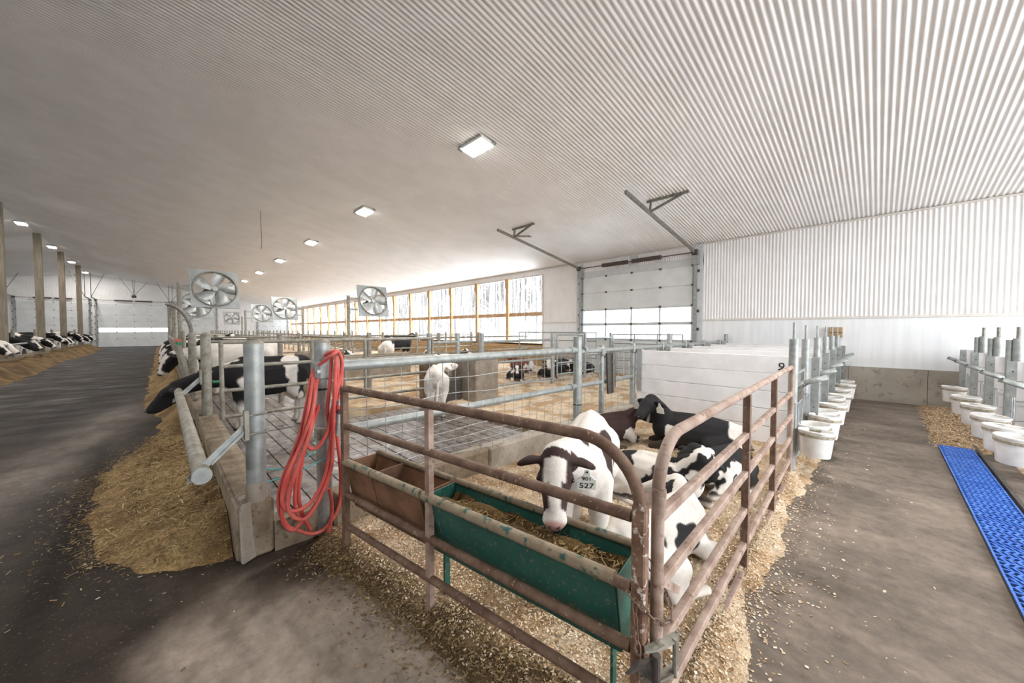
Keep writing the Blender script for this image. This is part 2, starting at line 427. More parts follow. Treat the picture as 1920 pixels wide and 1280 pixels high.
fb, fp, _ = grid_obj('floor', fx, fy, lambda x, y: 0 * x, None)
fl = fb.build('floor', M['floor']); tag(fl, kind='structure')
x, y = fp[:, 0], fp[:, 1]
q = np.stack([x, y, 0 * x], 1)
n1 = fbm(q * .8, 3, 4); n2 = fbm(q * 2.6, 9, 4)
alley = np.array([.024, .0178, .013]); aisle = np.array([.185, .157, .133]); wetc = np.array([.05, .038, .028]); lightc = np.array([.36, .31, .265])
c = np.tile(alley, (len(x), 1)) * (0.8 + .5 * n1)[:, None]
tr = np.exp(-((x + 1.5 - .16 * (y - 4)) / .45) ** 2) * sst(1.5, 4, y) * sst(16, 8, y) * (.5 + n2)
c += (tr * .12)[:, None] * np.array([1, .93, .86])
ai = sst(1.2, 1.7, x + .3 * (n2 - .5)) * sst(1.2, .9, y)
c = c * (1 - ai)[:, None] + ai[:, None] * aisle * (.78 + .45 * n2)[:, None]
# pale dry patch in front of the gate with a dark wet margin round the curb end
dpt = sst(3.05, 2.6, y + .5 * (n2 - .5) + .25 * np.abs(x - .5)) * sst(-.15, .15, x + .35 * (n2 - .5) + .12 * (y - 2.4)) * sst(1.25, .95, x + .17 * (y - 1.7) + .25 * (n2 - .5))
c = c * (1 - dpt)[:, None] + dpt[:, None] * lightc * (.7 + .6 * n2)[:, None]
wt = np.exp(-(((x - .75) / .5) ** 2 + ((y - 2.75) / .32) ** 2)) * 1.5 + np.exp(-((x - 1.12 + .17 * (y - 1.7)) / .16) ** 2) * sst(3, 2.4, y) * .9 + np.exp(-(((x - .1) / .35) ** 2 + ((y - 3.1) / .35) ** 2)) * .8
wt = np.clip(wt * (.55 + .9 * n2), 0, 1) * (1 - .0 * x)
c = c * (1 - wt)[:, None] + wt[:, None] * wetc
jt = np.exp(-((x - .37) / .025) ** 2) * (y < 2.95) * (y > -2)
c = c * (1 - .75 * jt)[:, None]
pen = (x > .55) & (y > 3.1)
c[pen] = np.array([.09, .066, .045]) * (.7 + .6 * n2[pen])[:, None]
set_col(fl.data, np.clip(c, .01, 1))
set_val(fl.data, np.clip(sst(2, 0, x) * sst(6, 13, y) * 1.0 + .35 * wt, 0, 1), 'Wet')
# slats of the heifer pen floor
slm = MB().box(-.076, .076, 0, 1, -.03, .03).mesh('slat'); slm.materials.append(M['slat'])
k = 0; xx = .72
while xx < 4.0:
    for y0, ln in ((3.22, 3.35), (6.62, 3.3), (9.97, 3.3)):
        if y0 > 6 and xx > 2.2: continue
        s = put('slat', slm, fl, (xx, y0, 0), (0, 0, 0), (1, ln, 1 + .15 * rng.random()))
    xx += .165
# ------------------------------------------------------------------ sectional doors
def door(name, w, h, sections, npane, loc, rz, track_len=0, pitch=0):
    # local frame: width along x, room side is -y
    d = struct(name, loc); d.rotation_euler = (0, 0, rz)
    W = w / 2
    for (z0, z1, gl) in sections:
        if not gl:
            MB().box(-W, W, -.02, .03, z0 + .002, z1 - .002).build('door_section', M['door'], d, False, bevel=.006)
            for i in range(1, 4):
                MB().box(-W, W, -.024, -.02, z0 + (z1 - z0) * i / 4 - .004, z0 + (z1 - z0) * i / 4 + .004).build('section_bead', M['door'], d, False)
        else:
            MB().box(-W, W, -.03, .03, z0, z0 + .045).build('sash_rail', M['door_frame'], d, False)
            MB().box(-W, W, -.03, .03, z1 - .045, z1).build('sash_rail', M['door_frame'], d, False)
            for i in range(npane + 1):
                xx = -W + w * i / npane
                MB().box(xx - .03, xx + .03, -.034, .03, z0, z1).build('mullion', M['door_frame'], d, False)
                if i < npane:
                    MB().box(xx + .03, xx + w / npane - .03, -.003, .003, z0 + .045, z1 - .045).build('pane', M['pane'], d, False)
        MB().box(-W - .05, W + .05, .03, .05, z1 - .05, z1 + .05).build('leak_strip', M['door_frame'], d, False)  # strip added behind each section joint to block light leaks
        for i in range(1, npane):
            xx = -W + w * i / npane
            MB().box(xx - .035, xx + .035, -.045, -.02, z1 - .03, z1 + .03).build('hinge', M['dark'], d, False)
    for s in (-1, 1):
        MB().box(s * (W + .04) - .09, s * (W + .04) + .09, .035, .06, 0, h + .05).build('leak_strip', M['door_frame'], d, False)  # side strip added to stop light passing the door edges
        MB().box(s * (W + .09) - .045, s * (W + .09) + .045, -.10, -.03, 0, h + .05).build('track', M['galv'], d, False)
        for (z0, z1, gl) in sections:
            MB().tube([(s * (W - .02), -.07, z1), (s * (W + .12), -.07, z1)], .028, 8).build('roller', M['dark'], d, False)
            MB().box(s * (W + .17) - .03, s * (W + .17) + .03, -.06, -.02, z1 - .22, z1 - .14).build('track_clip', M['dark'], d, False)
        MB().box(s * (W + .1) - .05, s * (W + .1) + .1, -.16, -.02, h, h + .42).build('end_plate', M['galv'], d, False)
        MB().tube([(s * (W + .02), -.16, h + .36), (s * (W + .16), -.16, h + .36)], .085, 14).build('cable_drum', M['dark'], d, False)
        if track_len:
            pts = [(s * (W + .09), -.07, h + .05), (s * (W + .09), -.10, h + .22), (s * (W + .09), -.22, h + .36), (s * (W + .09), -.45, h + .42)]
            pts = spline(pts, 5) + [Vector((s * (W + .09), -track_len, h + .42 + (track_len - .45) * pitch))]
            t = MB()
            for p, q in zip(pts, pts[1:]): t.obox(p, q, .05, .075, (1, 0, 0) if abs(p.z - q.z) > abs(p.y - q.y) else (0, 0, 1))
            t.build('lift_track', M['rail_iron'], d, False)
    MB().tube([(-W - .15, -.16, h + .36), (W + .15, -.16, h + .36)], .016, 8).build('spring_shaft', M['dark'], d, False)
    for a, b in ((-.27, -.02), (.02, .27)):
        s = MB(); n = 28
        pr_ = []
        for i in range(n * 2 + 1):
            pr_.append((.062 + (.009 if i % 2 else -.004), i / (n * 2)))
        s.lathe([(.02, 0)] + pr_ + [(.02, 1)], n=12)
        s.v = [(w * (a + (b - a) * v[2]), -.16 + v[0], h + .36 + v[1]) for v in s.v]
        s.build('coil_spring', M['spring'], d, False, smooth=False)
    return d
secR = [(0, .62, 0), (.62, 1.25, 0), (1.25, 1.8, 1), (1.8, 2.34, 1), (2.34, 2.95, 0), (2.95, 3.53, 0)]
d1 = door('door_1', D1Y1 - D1Y0, D1Z, secR, 4, (XW - .04, (D1Y0 + D1Y1) / 2, 0), R(-90), 4.3, SL)
secF = [(0, .75, 0), (.75, 1.35, 0), (1.35, 1.83, 1), (1.83, 2.4, 0), (2.4, 3.0, 0), (3.0, DH, 0)]
secS = [(0, .66, 0), (.66, 1.33, 0), (1.33, 2.0, 0), (2.0, 2.66, 0), (2.66, 3.33, 0), (3.33, DH, 0)]
for i, (a, b) in enumerate(DOORS):
    dd = door('door_%d' % (i + 2), b - a - .02, DH, secF if i == 1 else secS, 4, ((a + b) / 2, YE - .03, 0), 0, 3.0 if i < 3 else 0, .0)
    if i < 3:
        W = (b - a - .02) / 2 + .09; zt = DH + .42
        for s in (-1, 1):
            for fx_ in (-.8, 0, .8):
                xg = (a + b) / 2 + s * W + fx_
                if fx_ * s > 0: continue
                MB().tube([(s * W, -3.0, zt), (s * W + fx_, -3.0, ceil_z(xg) - .02)], .022, 6).build('hanger_rod', M['rail_iron'], dd, False)
        for fx_ in (-.9, -.08, .08, .9):
            if i == 1: MB().tube([(.1, -2.2, DH + .75), (.1 + fx_, -2.2, ceil_z((a + b) / 2 + .1 + fx_) - .02)], .02, 6).build('hanger_rod', M['rail_iron'], dd, False)
        if i == 1: MB().box(-.05, .25, -2.35, -2.05, DH + .55, DH + .78).build('door_opener', M['dark'], dd, False)
# ceiling brackets that carry the near door's lift tracks
for s, y, xa, ya, yb in ((1, 3.88, 8.35, 3.95, 3.35), (-1, 8.0, 7.9, 8.05, 7.5)):
    t = thing('track_hanger', 'bracket bolted to the ribbed ceiling, carrying the %s lift track of the wall door' % ('stall-side' if s > 0 else 'window-side'), 'bracket', (xa, y, 4.35))
    zc = ceil_z(xa) - .03; zt = 3.95 + (11.1 - xa) * SL
    MB().obox((xa, ya, zc), (xa, yb - .35, zc), .05, .05).build('angle_iron', M['rail_iron'], t)
    MB().obox((xa, y, zt), (xa, ya - .1, zc), .035, .05).build('strut', M['rail_iron'], t)
    MB().obox((xa, y, zt), (xa, yb - .25, zc), .035, .05).build('strut', M['rail_iron'], t)
    if s < 0: MB().obox((xa - .1, y, zt + .02), (xa + .75, y - .05, zt + .16), .035, .05).build('strut', M['rail_iron'], t)
# ------------------------------------------------------------------ ceiling lights
def lamp(x, y, group, label, first=[None]):
    if first[0] is None:
        t = thing('ceiling_light', label, 'light', (0, 0, 0), group)
        MB().box(-.17, .17, -.32, .32, -.06, .0).build('housing', M['yarn'], t, False, bevel=.01)
        MB().box(-.155, .155, -.30, .30, -.10, -.06).build('lens', M['lens'], t, False, bevel=.02)
        MB().tube([(-.2, .33, -.05), (-.12, .33, -.05)], .05, 10).build('conduit_box', M['galv'], t, False)
        MB().box(.1, .17, -.36, -.32, -.05, 0).build('clip', M['galv'], t, False)
        l = bpy.data.lights.new('tube_light', 'AREA'); l.shape = 'RECTANGLE'; l.size = .3; l.size_y = .6; l.energy = LAMP_W; l.color = (1, .97, .93)
        lo = bpy.data.objects.new('tube_light', l); COL.objects.link(lo); lo.parent = t; lo.location = (0, 0, -.12)
        first[0] = t
    else: t = copy_tree(first[0])
    tag(t, label, 'light', group)
    t.location = (x, y, ceil_z(x) - (.02 if x > 0 else .08)); t.rotation_euler = (0, math.atan(SL) if x > 0 else 0, 0); t['org'] = list(t.location)
for k in range(-1, 8): lamp(4.55, 5.62 + 5.42 * k, 'ceiling lights over the pens', 'lit rectangular light on the ribbed ceiling over the pens')  # first lamp is out of view, row carried on to light the foreground
for k in range(-4, 4): lamp(-4.5, 28.05 + 6.67 * k, 'ceiling lights between the ridge pillars', 'lit rectangular light under the ridge between brown pillars')
# ridge pillars
pm_ = MB().box(-.13, .13, -.13, .13, 0, 1).mesh('ridge_pillar'); pm_.materials.append(M['pillar'])
for k, yy in enumerate((24.5, 31.1, 37.4, 44.35)):
    o = bpy.data.objects.new('ridge_pillar', pm_); COL.objects.link(o); o.location = (-4.5, yy, .42); o.scale = (1, 1, ceil_z(XR) - .44)
    tag(o, 'tall brown square pillar standing between feeding cows under the ridge', 'pillar', 'ridge pillars along the cow row')
r_ = MB().tube([(2.5, 14.6, ceil_z(2.5)), (2.5, 14.6, 5.2), (2.52, 14.6, 4.6), (2.5, 14.6, 4.3)], .008, 6).build('hanging_rod', M['rail_iron'])
tag(r_, 'thin cord hanging straight down from the ribbed ceiling', 'cord')
# ------------------------------------------------------------------ fans
def fan_make():
    t = thing('barn_fan', 'x', 'fan')
    S, r, n = .61, .56, 40
    b = MB()
    for i in range(n):
        a = 2 * math.pi * i / n; ca, sa = math.cos(a), math.sin(a); e = S / max(abs(ca), abs(sa))
        b.v += [(r * ca, -.03, r * sa), (e * ca, -.03, e * sa), (r * ca * 1.0, .14, r * sa), (e * ca, .03, e * sa)]
    for i in range(n):
        j = (i + 1) % n; p, q_ = 4 * i, 4 * j
        b.f += [(p, q_, q_ + 1, p + 1), (p + 2, p, q_, q_ + 2)[::-1], (p + 1, q_ + 1, q_ + 3, p + 3), (p + 3, q_ + 3, q_ + 2, p + 2)]
    b.build('housing', M['fanbox'], t, False)
    ring = [(r * math.cos(2 * math.pi * i / 40), -.045, r * math.sin(2 * math.pi * i / 40)) for i in range(41)]
    MB().tube(ring, .02, 6, False).build('inlet_ring', M['rail_iron'], t, False)
    bl = MB()
    for i in range(9):
        f = i / 8; rr_ = .07 + .45 * f; w = .06 + .10 * math.sin(min(1, f * 1.25) * math.pi * .62); tw = R(38 - 18 * f); sw = .12 * f * f
        for s in (-1, 1):
            bl.v.append((s * w * 1.2 * math.cos(tw) + sw, -.02 + s * w * math.sin(tw), rr_))
    bl.f = [(2 * i, 2 * i + 1, 2 * i + 3, 2 * i + 2) for i in range(8)]
    m0 = bl.mesh('blade'); m0.materials.append(M['fanblade']); smooth_shade(m0)
    for k in range(5):
        o = put('blade', m0, t, (0, 0, 0), (0, R(72 * k + 4), 0)); s = o.modifiers.new('thick', 'SOLIDIFY'); s.thickness = .008
    MB().tube([(0, -.06, 0), (0, .1, 0)], .075, 14).build('hub', M['fanblade'], t, False)
    for a in (R(35), R(145), R(215), R(325)):
        MB().obox((.05 * math.cos(a), .12, .05 * math.sin(a)), (r * math.cos(a), .12, r * math.sin(a)), .04, .03).build('strut', M['fanbox'], t, False)
    MB().tube([(-.2, .1, -.06), (-.2, .34, -.06)], .085, 14).build('motor', M['dark'], t, False)
    MB().obox((-.28, .2, -.06), (.1, .2, .0), .05, .03).build('motor_mount', M['rail_iron'], t, False)
    return t
FANS = [(1.30, 15.0, 2.9, .45, 'large square-framed fan over the feed curb, the closest to the red hose'), (1.25, 22.5, 2.75, .45, 'square-framed fan over the feed curb, partly hidden behind the closest one'),
        (1.15, 30.0, 2.75, .45, 'square-framed fan over the feed curb, farthest of three along it'), (6.12, 14.2, 2.74, 5.2, 'square-framed fan on its own post in front of the timber window'),
        (4.85, 22.5, 2.75, 5.75, 'square-framed fan over the free stalls whose frame overlaps another fan'), (5.0, 29.5, 2.72, 4.1, 'square-framed fan over the free stalls behind an overlapping fan'), (4.9, 43.0, 2.7, 5.7, 'small distant fan hanging in front of the end wall between two doors')]
f0 = None
for i, (fx_, fy_, fz_, pxx, lab) in enumerate(FANS):
    t = f0 if f0 else fan_make()
    if f0: t = copy_tree(f0)
    else: f0 = t
    t.location = (fx_, fy_, fz_); t.rotation_euler = (R(-10), R(0), R(4)); t['org'] = list(t.location)
    tag(t, lab, 'fan', 'square-framed barn fans')
    p = thing('fan_post', 'post carrying the ' + lab.replace('square-framed ', '').replace('partly ',''), 'post', (pxx, fy_ + .1, 0))
    zt = fz_ + .14
    MB().tube([(pxx, fy_ + .1, .415 if pxx < 1 else 0), (pxx, fy_ + .1, zt)], .06, 12).build('column', M['galv_dirty'], p)
    MB().tube([(pxx, fy_ + .1, zt), (pxx, fy_ + .1, zt + .03)], .07, 12).build('post_cap', M['galv'], p)
    MB().obox((pxx, fy_ + .1, fz_ + .08), (fx_ + (-.55 if pxx < fx_ else .55), fy_ + .06, fz_ + .08), .05, .05).build('arm', M['galv'], p)
    MB().obox((pxx, fy_ + .1, fz_ - .35), (fx_ + (-.55 if pxx < fx_ else .55), fy_ + .14, fz_ - .35), .05, .05).build('arm', M['galv'], p)
# ------------------------------------------------------------------ curb, feed rail and posts beside the alley
cb = thing('feed_curb', 'low concrete curb running along the feed alley with posts set in it', 'curb', (.45, 3, 0))
y0 = 3.02
for i, ln in enumerate((3.4, 3.6, 6, 6, 8, 8, 8.2)):
    MB().box(.34, .56, y0 + .004, y0 + ln - .004, 0, .40 + .012 * (i % 2)).build('curb_length', M['conc_dirty'], cb, bevel=.02)
    y0 += ln
MB().prism([(.36, 2.97, 0), (.57, 3.1, 0), (.565, 3.1, .33), (.53, 3.1, .39), (.355, 2.98, .41)], (0, .2, 0)).build('curb_end', M['conc'], cb, bevel=.015)
def post(label, x, y, z0, z1, r, m='galv', parent=None, name='steel_post'):
    if parent is None:
        t = thing(name, label, 'post', (x, y, z0))
    else: t = parent
    MB().tube([(x, y, z0), (x, y, z1)], r, 20).build('column', M[m], t, smooth=True)
    MB().tube([(x, y, z1), (x, y, z1 + .012), (x, y, z1 + .03)], [r, r * .96, r * .5], 20).build('cap', M['galv_dirty'], t)
    return t
pA = post('thick galvanised post standing on the rounded end of the feed curb', .47, 3.09, .39, 1.50, .060)
MB().tube([(.47, 3.09, .39), (.47, 3.09, .52)], [.066, .062], 20).build('base_collar', M['conc'], pA)
pB = post('galvanised post on the feed curb beside the heifer neck', .45, 6.55, .4, 1.53, .058, 'galv_dirty')
pC = post('galvanised post with a bolted bracket that the red hose hangs on', .90, 3.03, 0, 1.50, .056)
MB().box(.835, .965, 2.965, 3.095, 1.20, 1.37).build('bracket', M['galv'], pC, bevel=.03)
MB().tube([(.85, 2.95, 1.285), (.85, 3.0, 1.285)], .014, 8).build('bolt', M['steel'], pC)
MB().tube([(.90, 3.03, 1.135), (.90, 3.03, 1.15)], .0585, 20).build('cable_tie', M['ink'], pC)
MB().box(.84, .96, 2.97, 3.09, .73, .87).build('bracket', M['galv_dirty'], pC, bevel=.03)
post('galvanised post on the curb with a bent pipe rising from its top', .45, 9.5, .4, 1.52, .062, 'galv_dirty')
bp = MB().tube(spline([(.45, 9.5, 1.5), (.43, 9.5, 1.68), (.36, 9.5, 1.88), (.24, 9.5, 2.03), (.09, 9.5, 2.10)], 6), .035, 10).build('bent_pipe', M['rail_iron'], smooth=True)
tag(bp, 'dark bent pipe curving up and over from a curb post', 'pipe')
for k, yy in enumerate((12.3, 18.5, 24, 27, 33)):
    post('tall thin galvanised post on the feed curb amid the feeding cows', .42, yy, .4, 2.35 if k % 2 else 1.55, .05, 'galv_dirty')['group'] = 'posts along the feed curb'
# sloping neck bar hung in front of the posts
nb = thing('neck_bar', 'grey pipe neck bar held on plate arms in front of the curb posts', 'bar', (.17, 3, .7))
MB().tube([(.165, 2.9, .70), (.165, 7.75, .74)], .046, 18).build('pipe', M['galv_dirty'], nb, smooth=True)
MB().tube([(.165, 2.895, .70), (.165, 2.91, .70)], .051, 18).build('end_cap', M['galv'], nb)
for (yy, xx) in ((3.0, .47), (6.5, .45)):
    MB().prism([(.10, yy, .63), (.10, yy, .68), (xx - .05, yy + .02, .98), (xx - .05, yy + .02, .90)], (0, .012, 0)).build('plate_arm', M['galv'], nb)
    MB().prism([(.22, yy, .72), (xx - .06, yy, .91), (xx - .06, yy + .0, .93), (.22, yy, .74)], (0, .10, 0)).build('arm_flange', M['galv'], nb)
    MB().box(xx - .075, xx - .05, yy - .02, yy + .05, .85, 1.05).build('u_plate', M['galv_dirty'], nb)
    for zz in (.88, 1.01):
        MB().tube([(xx - .05, yy - .0, zz), (xx - .02, yy + .015, zz), (xx + .05, yy + .03, zz), (xx + .068, yy + .09, zz)], .007, 6).build('u_bolt', M['rail_iron'], nb)
hl = thing('headlock_panel', 'weathered headlock panel with red and green plastic caps along the curb', 'feed barrier', (.35, 10, .4))
for k in range(14):
    yy = 8.0 + .62 * k
    MB().obox((.40, yy, .42), (.22, yy + .05, 1.36), .04, .05).build('upright', M['galv_dirty'], hl)
    MB().obox((.40, yy + .22, .42), (.22, yy + .36, 1.30), .035, .04).build('lock_bar', M['galv_dirty'], hl)
    MB().obox((.40, yy + .40, .42), (.22, yy + .44, 1.30), .035, .04).build('lock_bar', M['rail_iron'], hl)
MB().tube([(.21, 7.9, 1.38), (.21, 16.7, 1.38)], .03, 10).build('top_pipe', M['galv_dirty'], hl)
MB().tube([(.40, 7.9, .45), (.40, 16.7, .45)], .03, 10).build('bottom_pipe', M['galv_dirty'], hl)
MB().box(.17, .25, 7.85, 8.6, 1.41, 1.44).build('red_cap', M['redcap'], hl); MB().box(.19, .25, 7.78, 7.85, 1.35, 1.41).build('green_cap', M['greencap'], hl)
for i, dz in enumerate((.51, .60)):
    tw = MB().tube(spline([(.53, 3.06, dz), (.66, 3.0, dz + .02 - .03 * i), (.80, 2.98, dz + .07), (.9, 2.97, dz + .10 + .05 * i)], 5) , .0045, 6).build('twine', M['twine'])
    tag(tw, 'cyan twine strand tied between two galvanised posts', 'twine', 'twine strands tied between posts')
# ------------------------------------------------------------------ hose
LOOPS = [[(.95, .9), (.96, .78), (.98, .58), (.99, .39), (.97, .21), (.89, .1), (.79, .08), (.69, .14), (.62, .2), (.58, .31), (.57, .43), (.6, .57), (.66, .7), (.72, .87), (.77, 1.1), (.82, 1.25), (.88, 1.37), (.93, 1.43), (.98, 1.43), (1.01, 1.36), (1.0, 1.16), (.965, 1.02)],
         [(.93, 1.41), (.91, 1.21), (.89, .99), (.91, .83), (.92, .66), (.89, .46), (.81, .33), (.73, .23), (.65, .16), (.59, .25), (.59, .38), (.63, .56), (.7, .76), (.77, .97), (.82, 1.21), (.88, 1.36)],
         [(.82, 1.24), (.76, 1.05), (.73, .89), (.74, .79), (.77, .73), (.82, .74), (.88, .84), (.91, .97), (.96, 1.14), (1.0, 1.32), (.97, 1.43), (.92, 1.41), (.86, 1.33)],
         [(.95, 1.4), (.95, 1.21), (.92, .99), (.9, .76), (.89, .67), (.85, .5), (.76, .36), (.67, .32), (.6, .35), (.58, .45), (.62, .62), (.72, .84), (.79, 1.07), (.83, 1.22)],
         [(.94, 1.4), (.92, 1.15), (.91, .91), (.91, .74), (.89, .55), (.8, .35), (.72, .26), (.65, .28), (.61, .36), (.63, .5), (.68, .67), (.75, .87), (.82, 1.13), (.84, 1.23)],
         [(.84, 1.04), (.77, .86), (.72, .64), (.7, .46), (.7, .34), (.73, .21), (.77, .12)], [(.83, 1.02), (.74, .77), (.69, .62), (.67, .44), (.67, .32), (.70, .2)], [(.89, .4), (.9, .3), (.9, .19), (.88, .06)]]
hs = thing('water_hose', 'coiled red rubber water hose hanging on the bracketed post', 'hose', (.85, 2.9, .1))
for i, L in enumerate(LOOPS):
    yb = 2.93 - .022 * (i % 5)
    MB().tube(spline([(a, yb + (.10 if (z > 1.1 and a < .9) else 0) + .012 * math.sin(5 * j), z) for j, (a, z) in enumerate(L)], 6), .013, 10).build('hose_loop', M['hose'], hs, smooth=True)
nz = thing('hose_coupling', 'grey and red quick coupling on the end of the red hose', 'coupling', (.955, 2.84, .9))
MB().tube([(.95, 2.85, .90), (.955, 2.85, .97)], .019, 12).build('sleeve', M['steel'], nz)
MB().tube([(.955, 2.85, .97), (.957, 2.85, 1.03)], .023, 12).build('collar', M['hose'], nz)
MB().tube([(.957, 2.85, 1.03), (.96, 2.85, 1.07)], .017, 12).build('tail', M['steel'], nz)
MB().tube([(.955, 2.85, .985), (.955, 2.82, .985)], .02, 12).build('button', M['ink'], nz)
MB().tube([(.94, 2.85, .80), (.95, 2.85, .90)], [.016, .02], 12).build('ferrule', M['galv'], nz)
# ------------------------------------------------------------------ cross fences
def fence(label, posts, rails, m='galv_dirty', name='pipe_fence', group=None, mr=None):
    t = thing(name, label, 'fence', posts[0][:3] if posts else rails[0][0], group)
    for (x, y, z0, z1, r) in posts:
        MB().tube([(x, y, z0), (x, y, z1)], r, 14).build('post', M[m], t, smooth=True)
    for (p, q, r) in rails:
        MB().tube([p, q], r, 12).build('rail', M[mr or m], t, smooth=True)
    return t
def gate(label, p, q, zs, r=.024, ups=(0, 1), m='galv_dirty', name='pipe_gate', group=None):
    t = thing(name, label, 'gate', (p[0], p[1], zs[-1]), group)
    p, q = Vector(p), Vector(q)
    for z in zs: MB().tube([(p.x, p.y, z), (q.x, q.y, z)], r, 10).build('rail', M[m], t, smooth=True)
    for u in ups:
        c = p.lerp(q, u); MB().tube([(c.x, c.y, zs[-1] - .03), (c.x, c.y, zs[0] + .02)], r * 1.05, 10).build('upright', M[m], t, smooth=True)
    return t
F1 = 3.03
pf = fence('two-pipe galvanised fence with welded wire between the slatted pen and the calves', [(4.28, F1, 0, 1.50, .062)], [((.95, F1, 1.31), (4.28, F1, 1.31), .042), ((.95, F1, .79), (4.28, F1, .79), .038)], 'galv', 'mesh_fence')
for (xx, z) in ((4.1, 1.31), (4.1, .79), (4.42, 1.31)):
    MB().tube([(xx, F1, z), (xx + .06, F1, z)], .049, 14).build('pipe_clamp', M['galv'], pf)
MB().tube([(4.28, F1, .52), (4.28, F1, .535)], .065, 16).build('cable_tie', M['ink'], pf)
for k in range(21):
    xx = 1.06 + .155 * k; s = .03 * math.sin(k * .7)
    MB().tube([(xx, F1 - .03 - s, .30), (xx, F1 - .05 - s, .75), (xx, F1 - .035 - s, 1.27)], .0032, 5).build('wire', M['steel'], pf)
for z in (.34, .42, .50, .59, .69, .81, .95, 1.12):
    MB().tube([(1.0 + .165 * k, F1 - .04 - .03 * math.sin(k * .66), z + .012 * math.sin(k * .9 + z * 9)) for k in range(20)], .0032, 5).build('wire', M['steel'], pf)
pf2 = fence('galvanised pipe fence along the back of the calf stalls', [(4.92, F1, .0, 1.36, .042), (5.93, F1, 0, 1.36, .045), (7.13, F1, 0, 1.35, .042), (8.33, F1, 0, 1.35, .042), (9.53, F1, 0, 1.34, .042), (10.73, F1, 0, 1.33, .042), (8.05, 3.25, 0, 1.52, .06), (11.38, F1, 0, 1.48, .05)],
      [((4.28, F1, 1.28), (11.4, F1, 1.27), .036), ((4.28, F1, .79), (5.9, F1, .78), .034)], 'galv')
for xx in (4.92, 5.93, 7.13, 8.33, 9.53, 10.73):
    MB().box(xx - .05, xx + .05, F1 - .06, F1 + .05, 1.2, 1.33).build('clamp', M['galv'], pf2, bevel=.015)
    if xx > 6: MB().box(xx + .05, xx + .19, F1 - .13, F1 + .0, 1.25, 1.28).build('angle_bracket', M['steel'], pf2)
for k in range(8):
    xx = 4.42 + .19 * k; MB().tube([(xx, F1 - .03, .3), (xx, F1 - .03, 1.25)], .0032, 5).build('wire', M['steel'], pf2)
for z in (.36, .5, .68, .95, 1.1):
    MB().tube([(4.3, F1 - .03, z), (5.9, F1 - .03, z)], .0032, 5).build('wire', M['steel'], pf2)
bx = MB().prism([(4.93, 2.965, 1.24), (5.16, 2.965, 1.25), (5.19, 2.965, .72), (5.12, 2.965, .60), (4.97, 2.965, .60), (4.95, 2.965, .8)], (0, -.03, 0)).build('latch_plate', M['dark'])
tag(bx, 'dark steel channel plate hanging on the mesh fence beside the white stalls', 'plate')
MB().prism([(5.05, 2.935, 1.24), (5.08, 2.935, 1.24), (5.10, 2.935, .62), (5.07, 2.935, .62)], (0, -.03, 0)).build('plate_rib', M['rail_iron'], bx, False)
# low concrete wall under the mesh fence
lw = thing('low_wall', 'low rough concrete wall under the mesh fence', 'wall', (1, 3.05, 0))
for a, b in ((.95, 2.55), (2.56, 4.2), (4.21, 5.9)):
    MB().box(a, b, 2.96, 3.16, 0, .30).build('wall_length', M['conc_dirty'] if a < 2 else M['conc'], lw, bevel=.02)
lb = MB().box(.56, .95, 3.02, 3.14, 0, .22).build('floor_sill', M['conc_dirty']); tag(lb, 'dark low sill between the curb end and the hose post', 'sill')
# heifer pen gates and the waterer block
F2 = 6.6
gate('four-rail galvanised gate in front of the black and white heifer', (.62, F2), (1.80, F2), (1.42, 1.07, .72, .34), .028, (0, 1))
MB().tube([(.52, F2, .86), (.64, F2, .86)], .018, 8).build('hinge', M['greencap'], bpy.data.objects['pipe_gate'])
gate('long galvanised gate spanning the slatted pen to the concrete waterer', (1.92, F2), (4.10, F2), (1.42, 1.06, .72, .38), .028, (0, .35, 1))
wb = thing('waterer_block', 'three-sided rough concrete block sheltering the calf waterer', 'concrete block', (4.2, 6.2, 0))
MB().box(3.98, 4.14, 6.45, 6.95, 0, 1.02).build('side_wall', M['conc_dirty'], wb, bevel=.02); MB().box(4.12, 4.75, 6.80, 6.95, 0, 1.02).build('rear_wall', M['conc_dirty'], wb, bevel=.02); MB().box(4.75, 5.4, 5.95, 6.95, 0, 1.02).build('side_wall', M['conc'], wb, bevel=.02)
wt_ = thing('waterer', 'dark drinking bowl set in the concrete block', 'waterer', (4.4, 6.55, .0))
MB().box(4.14, 4.72, 6.4, 6.78, 0, .55).build('tank', M['dark'], wt_, bevel=.04); MB().tube([(4.5, 6.6, .55), (4.5, 6.6, .95), (4.6, 6.7, .98)], .02, 8).build('inlet_pipe', M['steel'], wt_)
fence('galvanised fence with posts set against the concrete waterer block', [(4.28, 7.0, 0, 1.52, .06), (5.04, 7.0, 0, 1.52, .055), (5.46, F2, 0, 1.52, .05), (8.1, F2, 0, 1.5, .06)], [((4.28, F2 + .38, 1.31), (5.46, F2 + .38, 1.31), .03), ((5.46, F2, 1.31), (8.1, F2, 1.31), .032), ((5.46, F2, .79), (8.1, F2, .79), .03), ((5.46, F2, .22), (8.1, F2, .20), .03)], 'galv')
gate('galvanised gate between the bedded pens beside the white wall panel', (8.3, F2), (9.6, F2), (1.45, 1.0, .62, .28), .026, (0, 1), 'galv')
fence('galvanised fence running to the overhead door in the side wall', [(9.72, F2, 0, 1.5, .05), (11.3, F2, 0, 1.5, .05)], [((9.72, F2, 1.33), (11.3, F2, 1.33), .028), ((9.72, F2, .8), (11.3, F2, .8), .026), ((9.72, F2, .3), (11.3, F2, .3), .026)], 'galv')
gate('five-rail gate standing across the front of the overhead door', (11.1, 4.1), (11.1, 6.4), (1.45, 1.15, .86, .58, .3), .022, (0, .33, .66, 1), 'galv')
gate('long thin-railed gate in front of the tan boards under the window', (11.0, 7.0), (10.6, 10.4), (1.50, 1.2, .9, .6), .022, (0, .5, 1), 'galv')
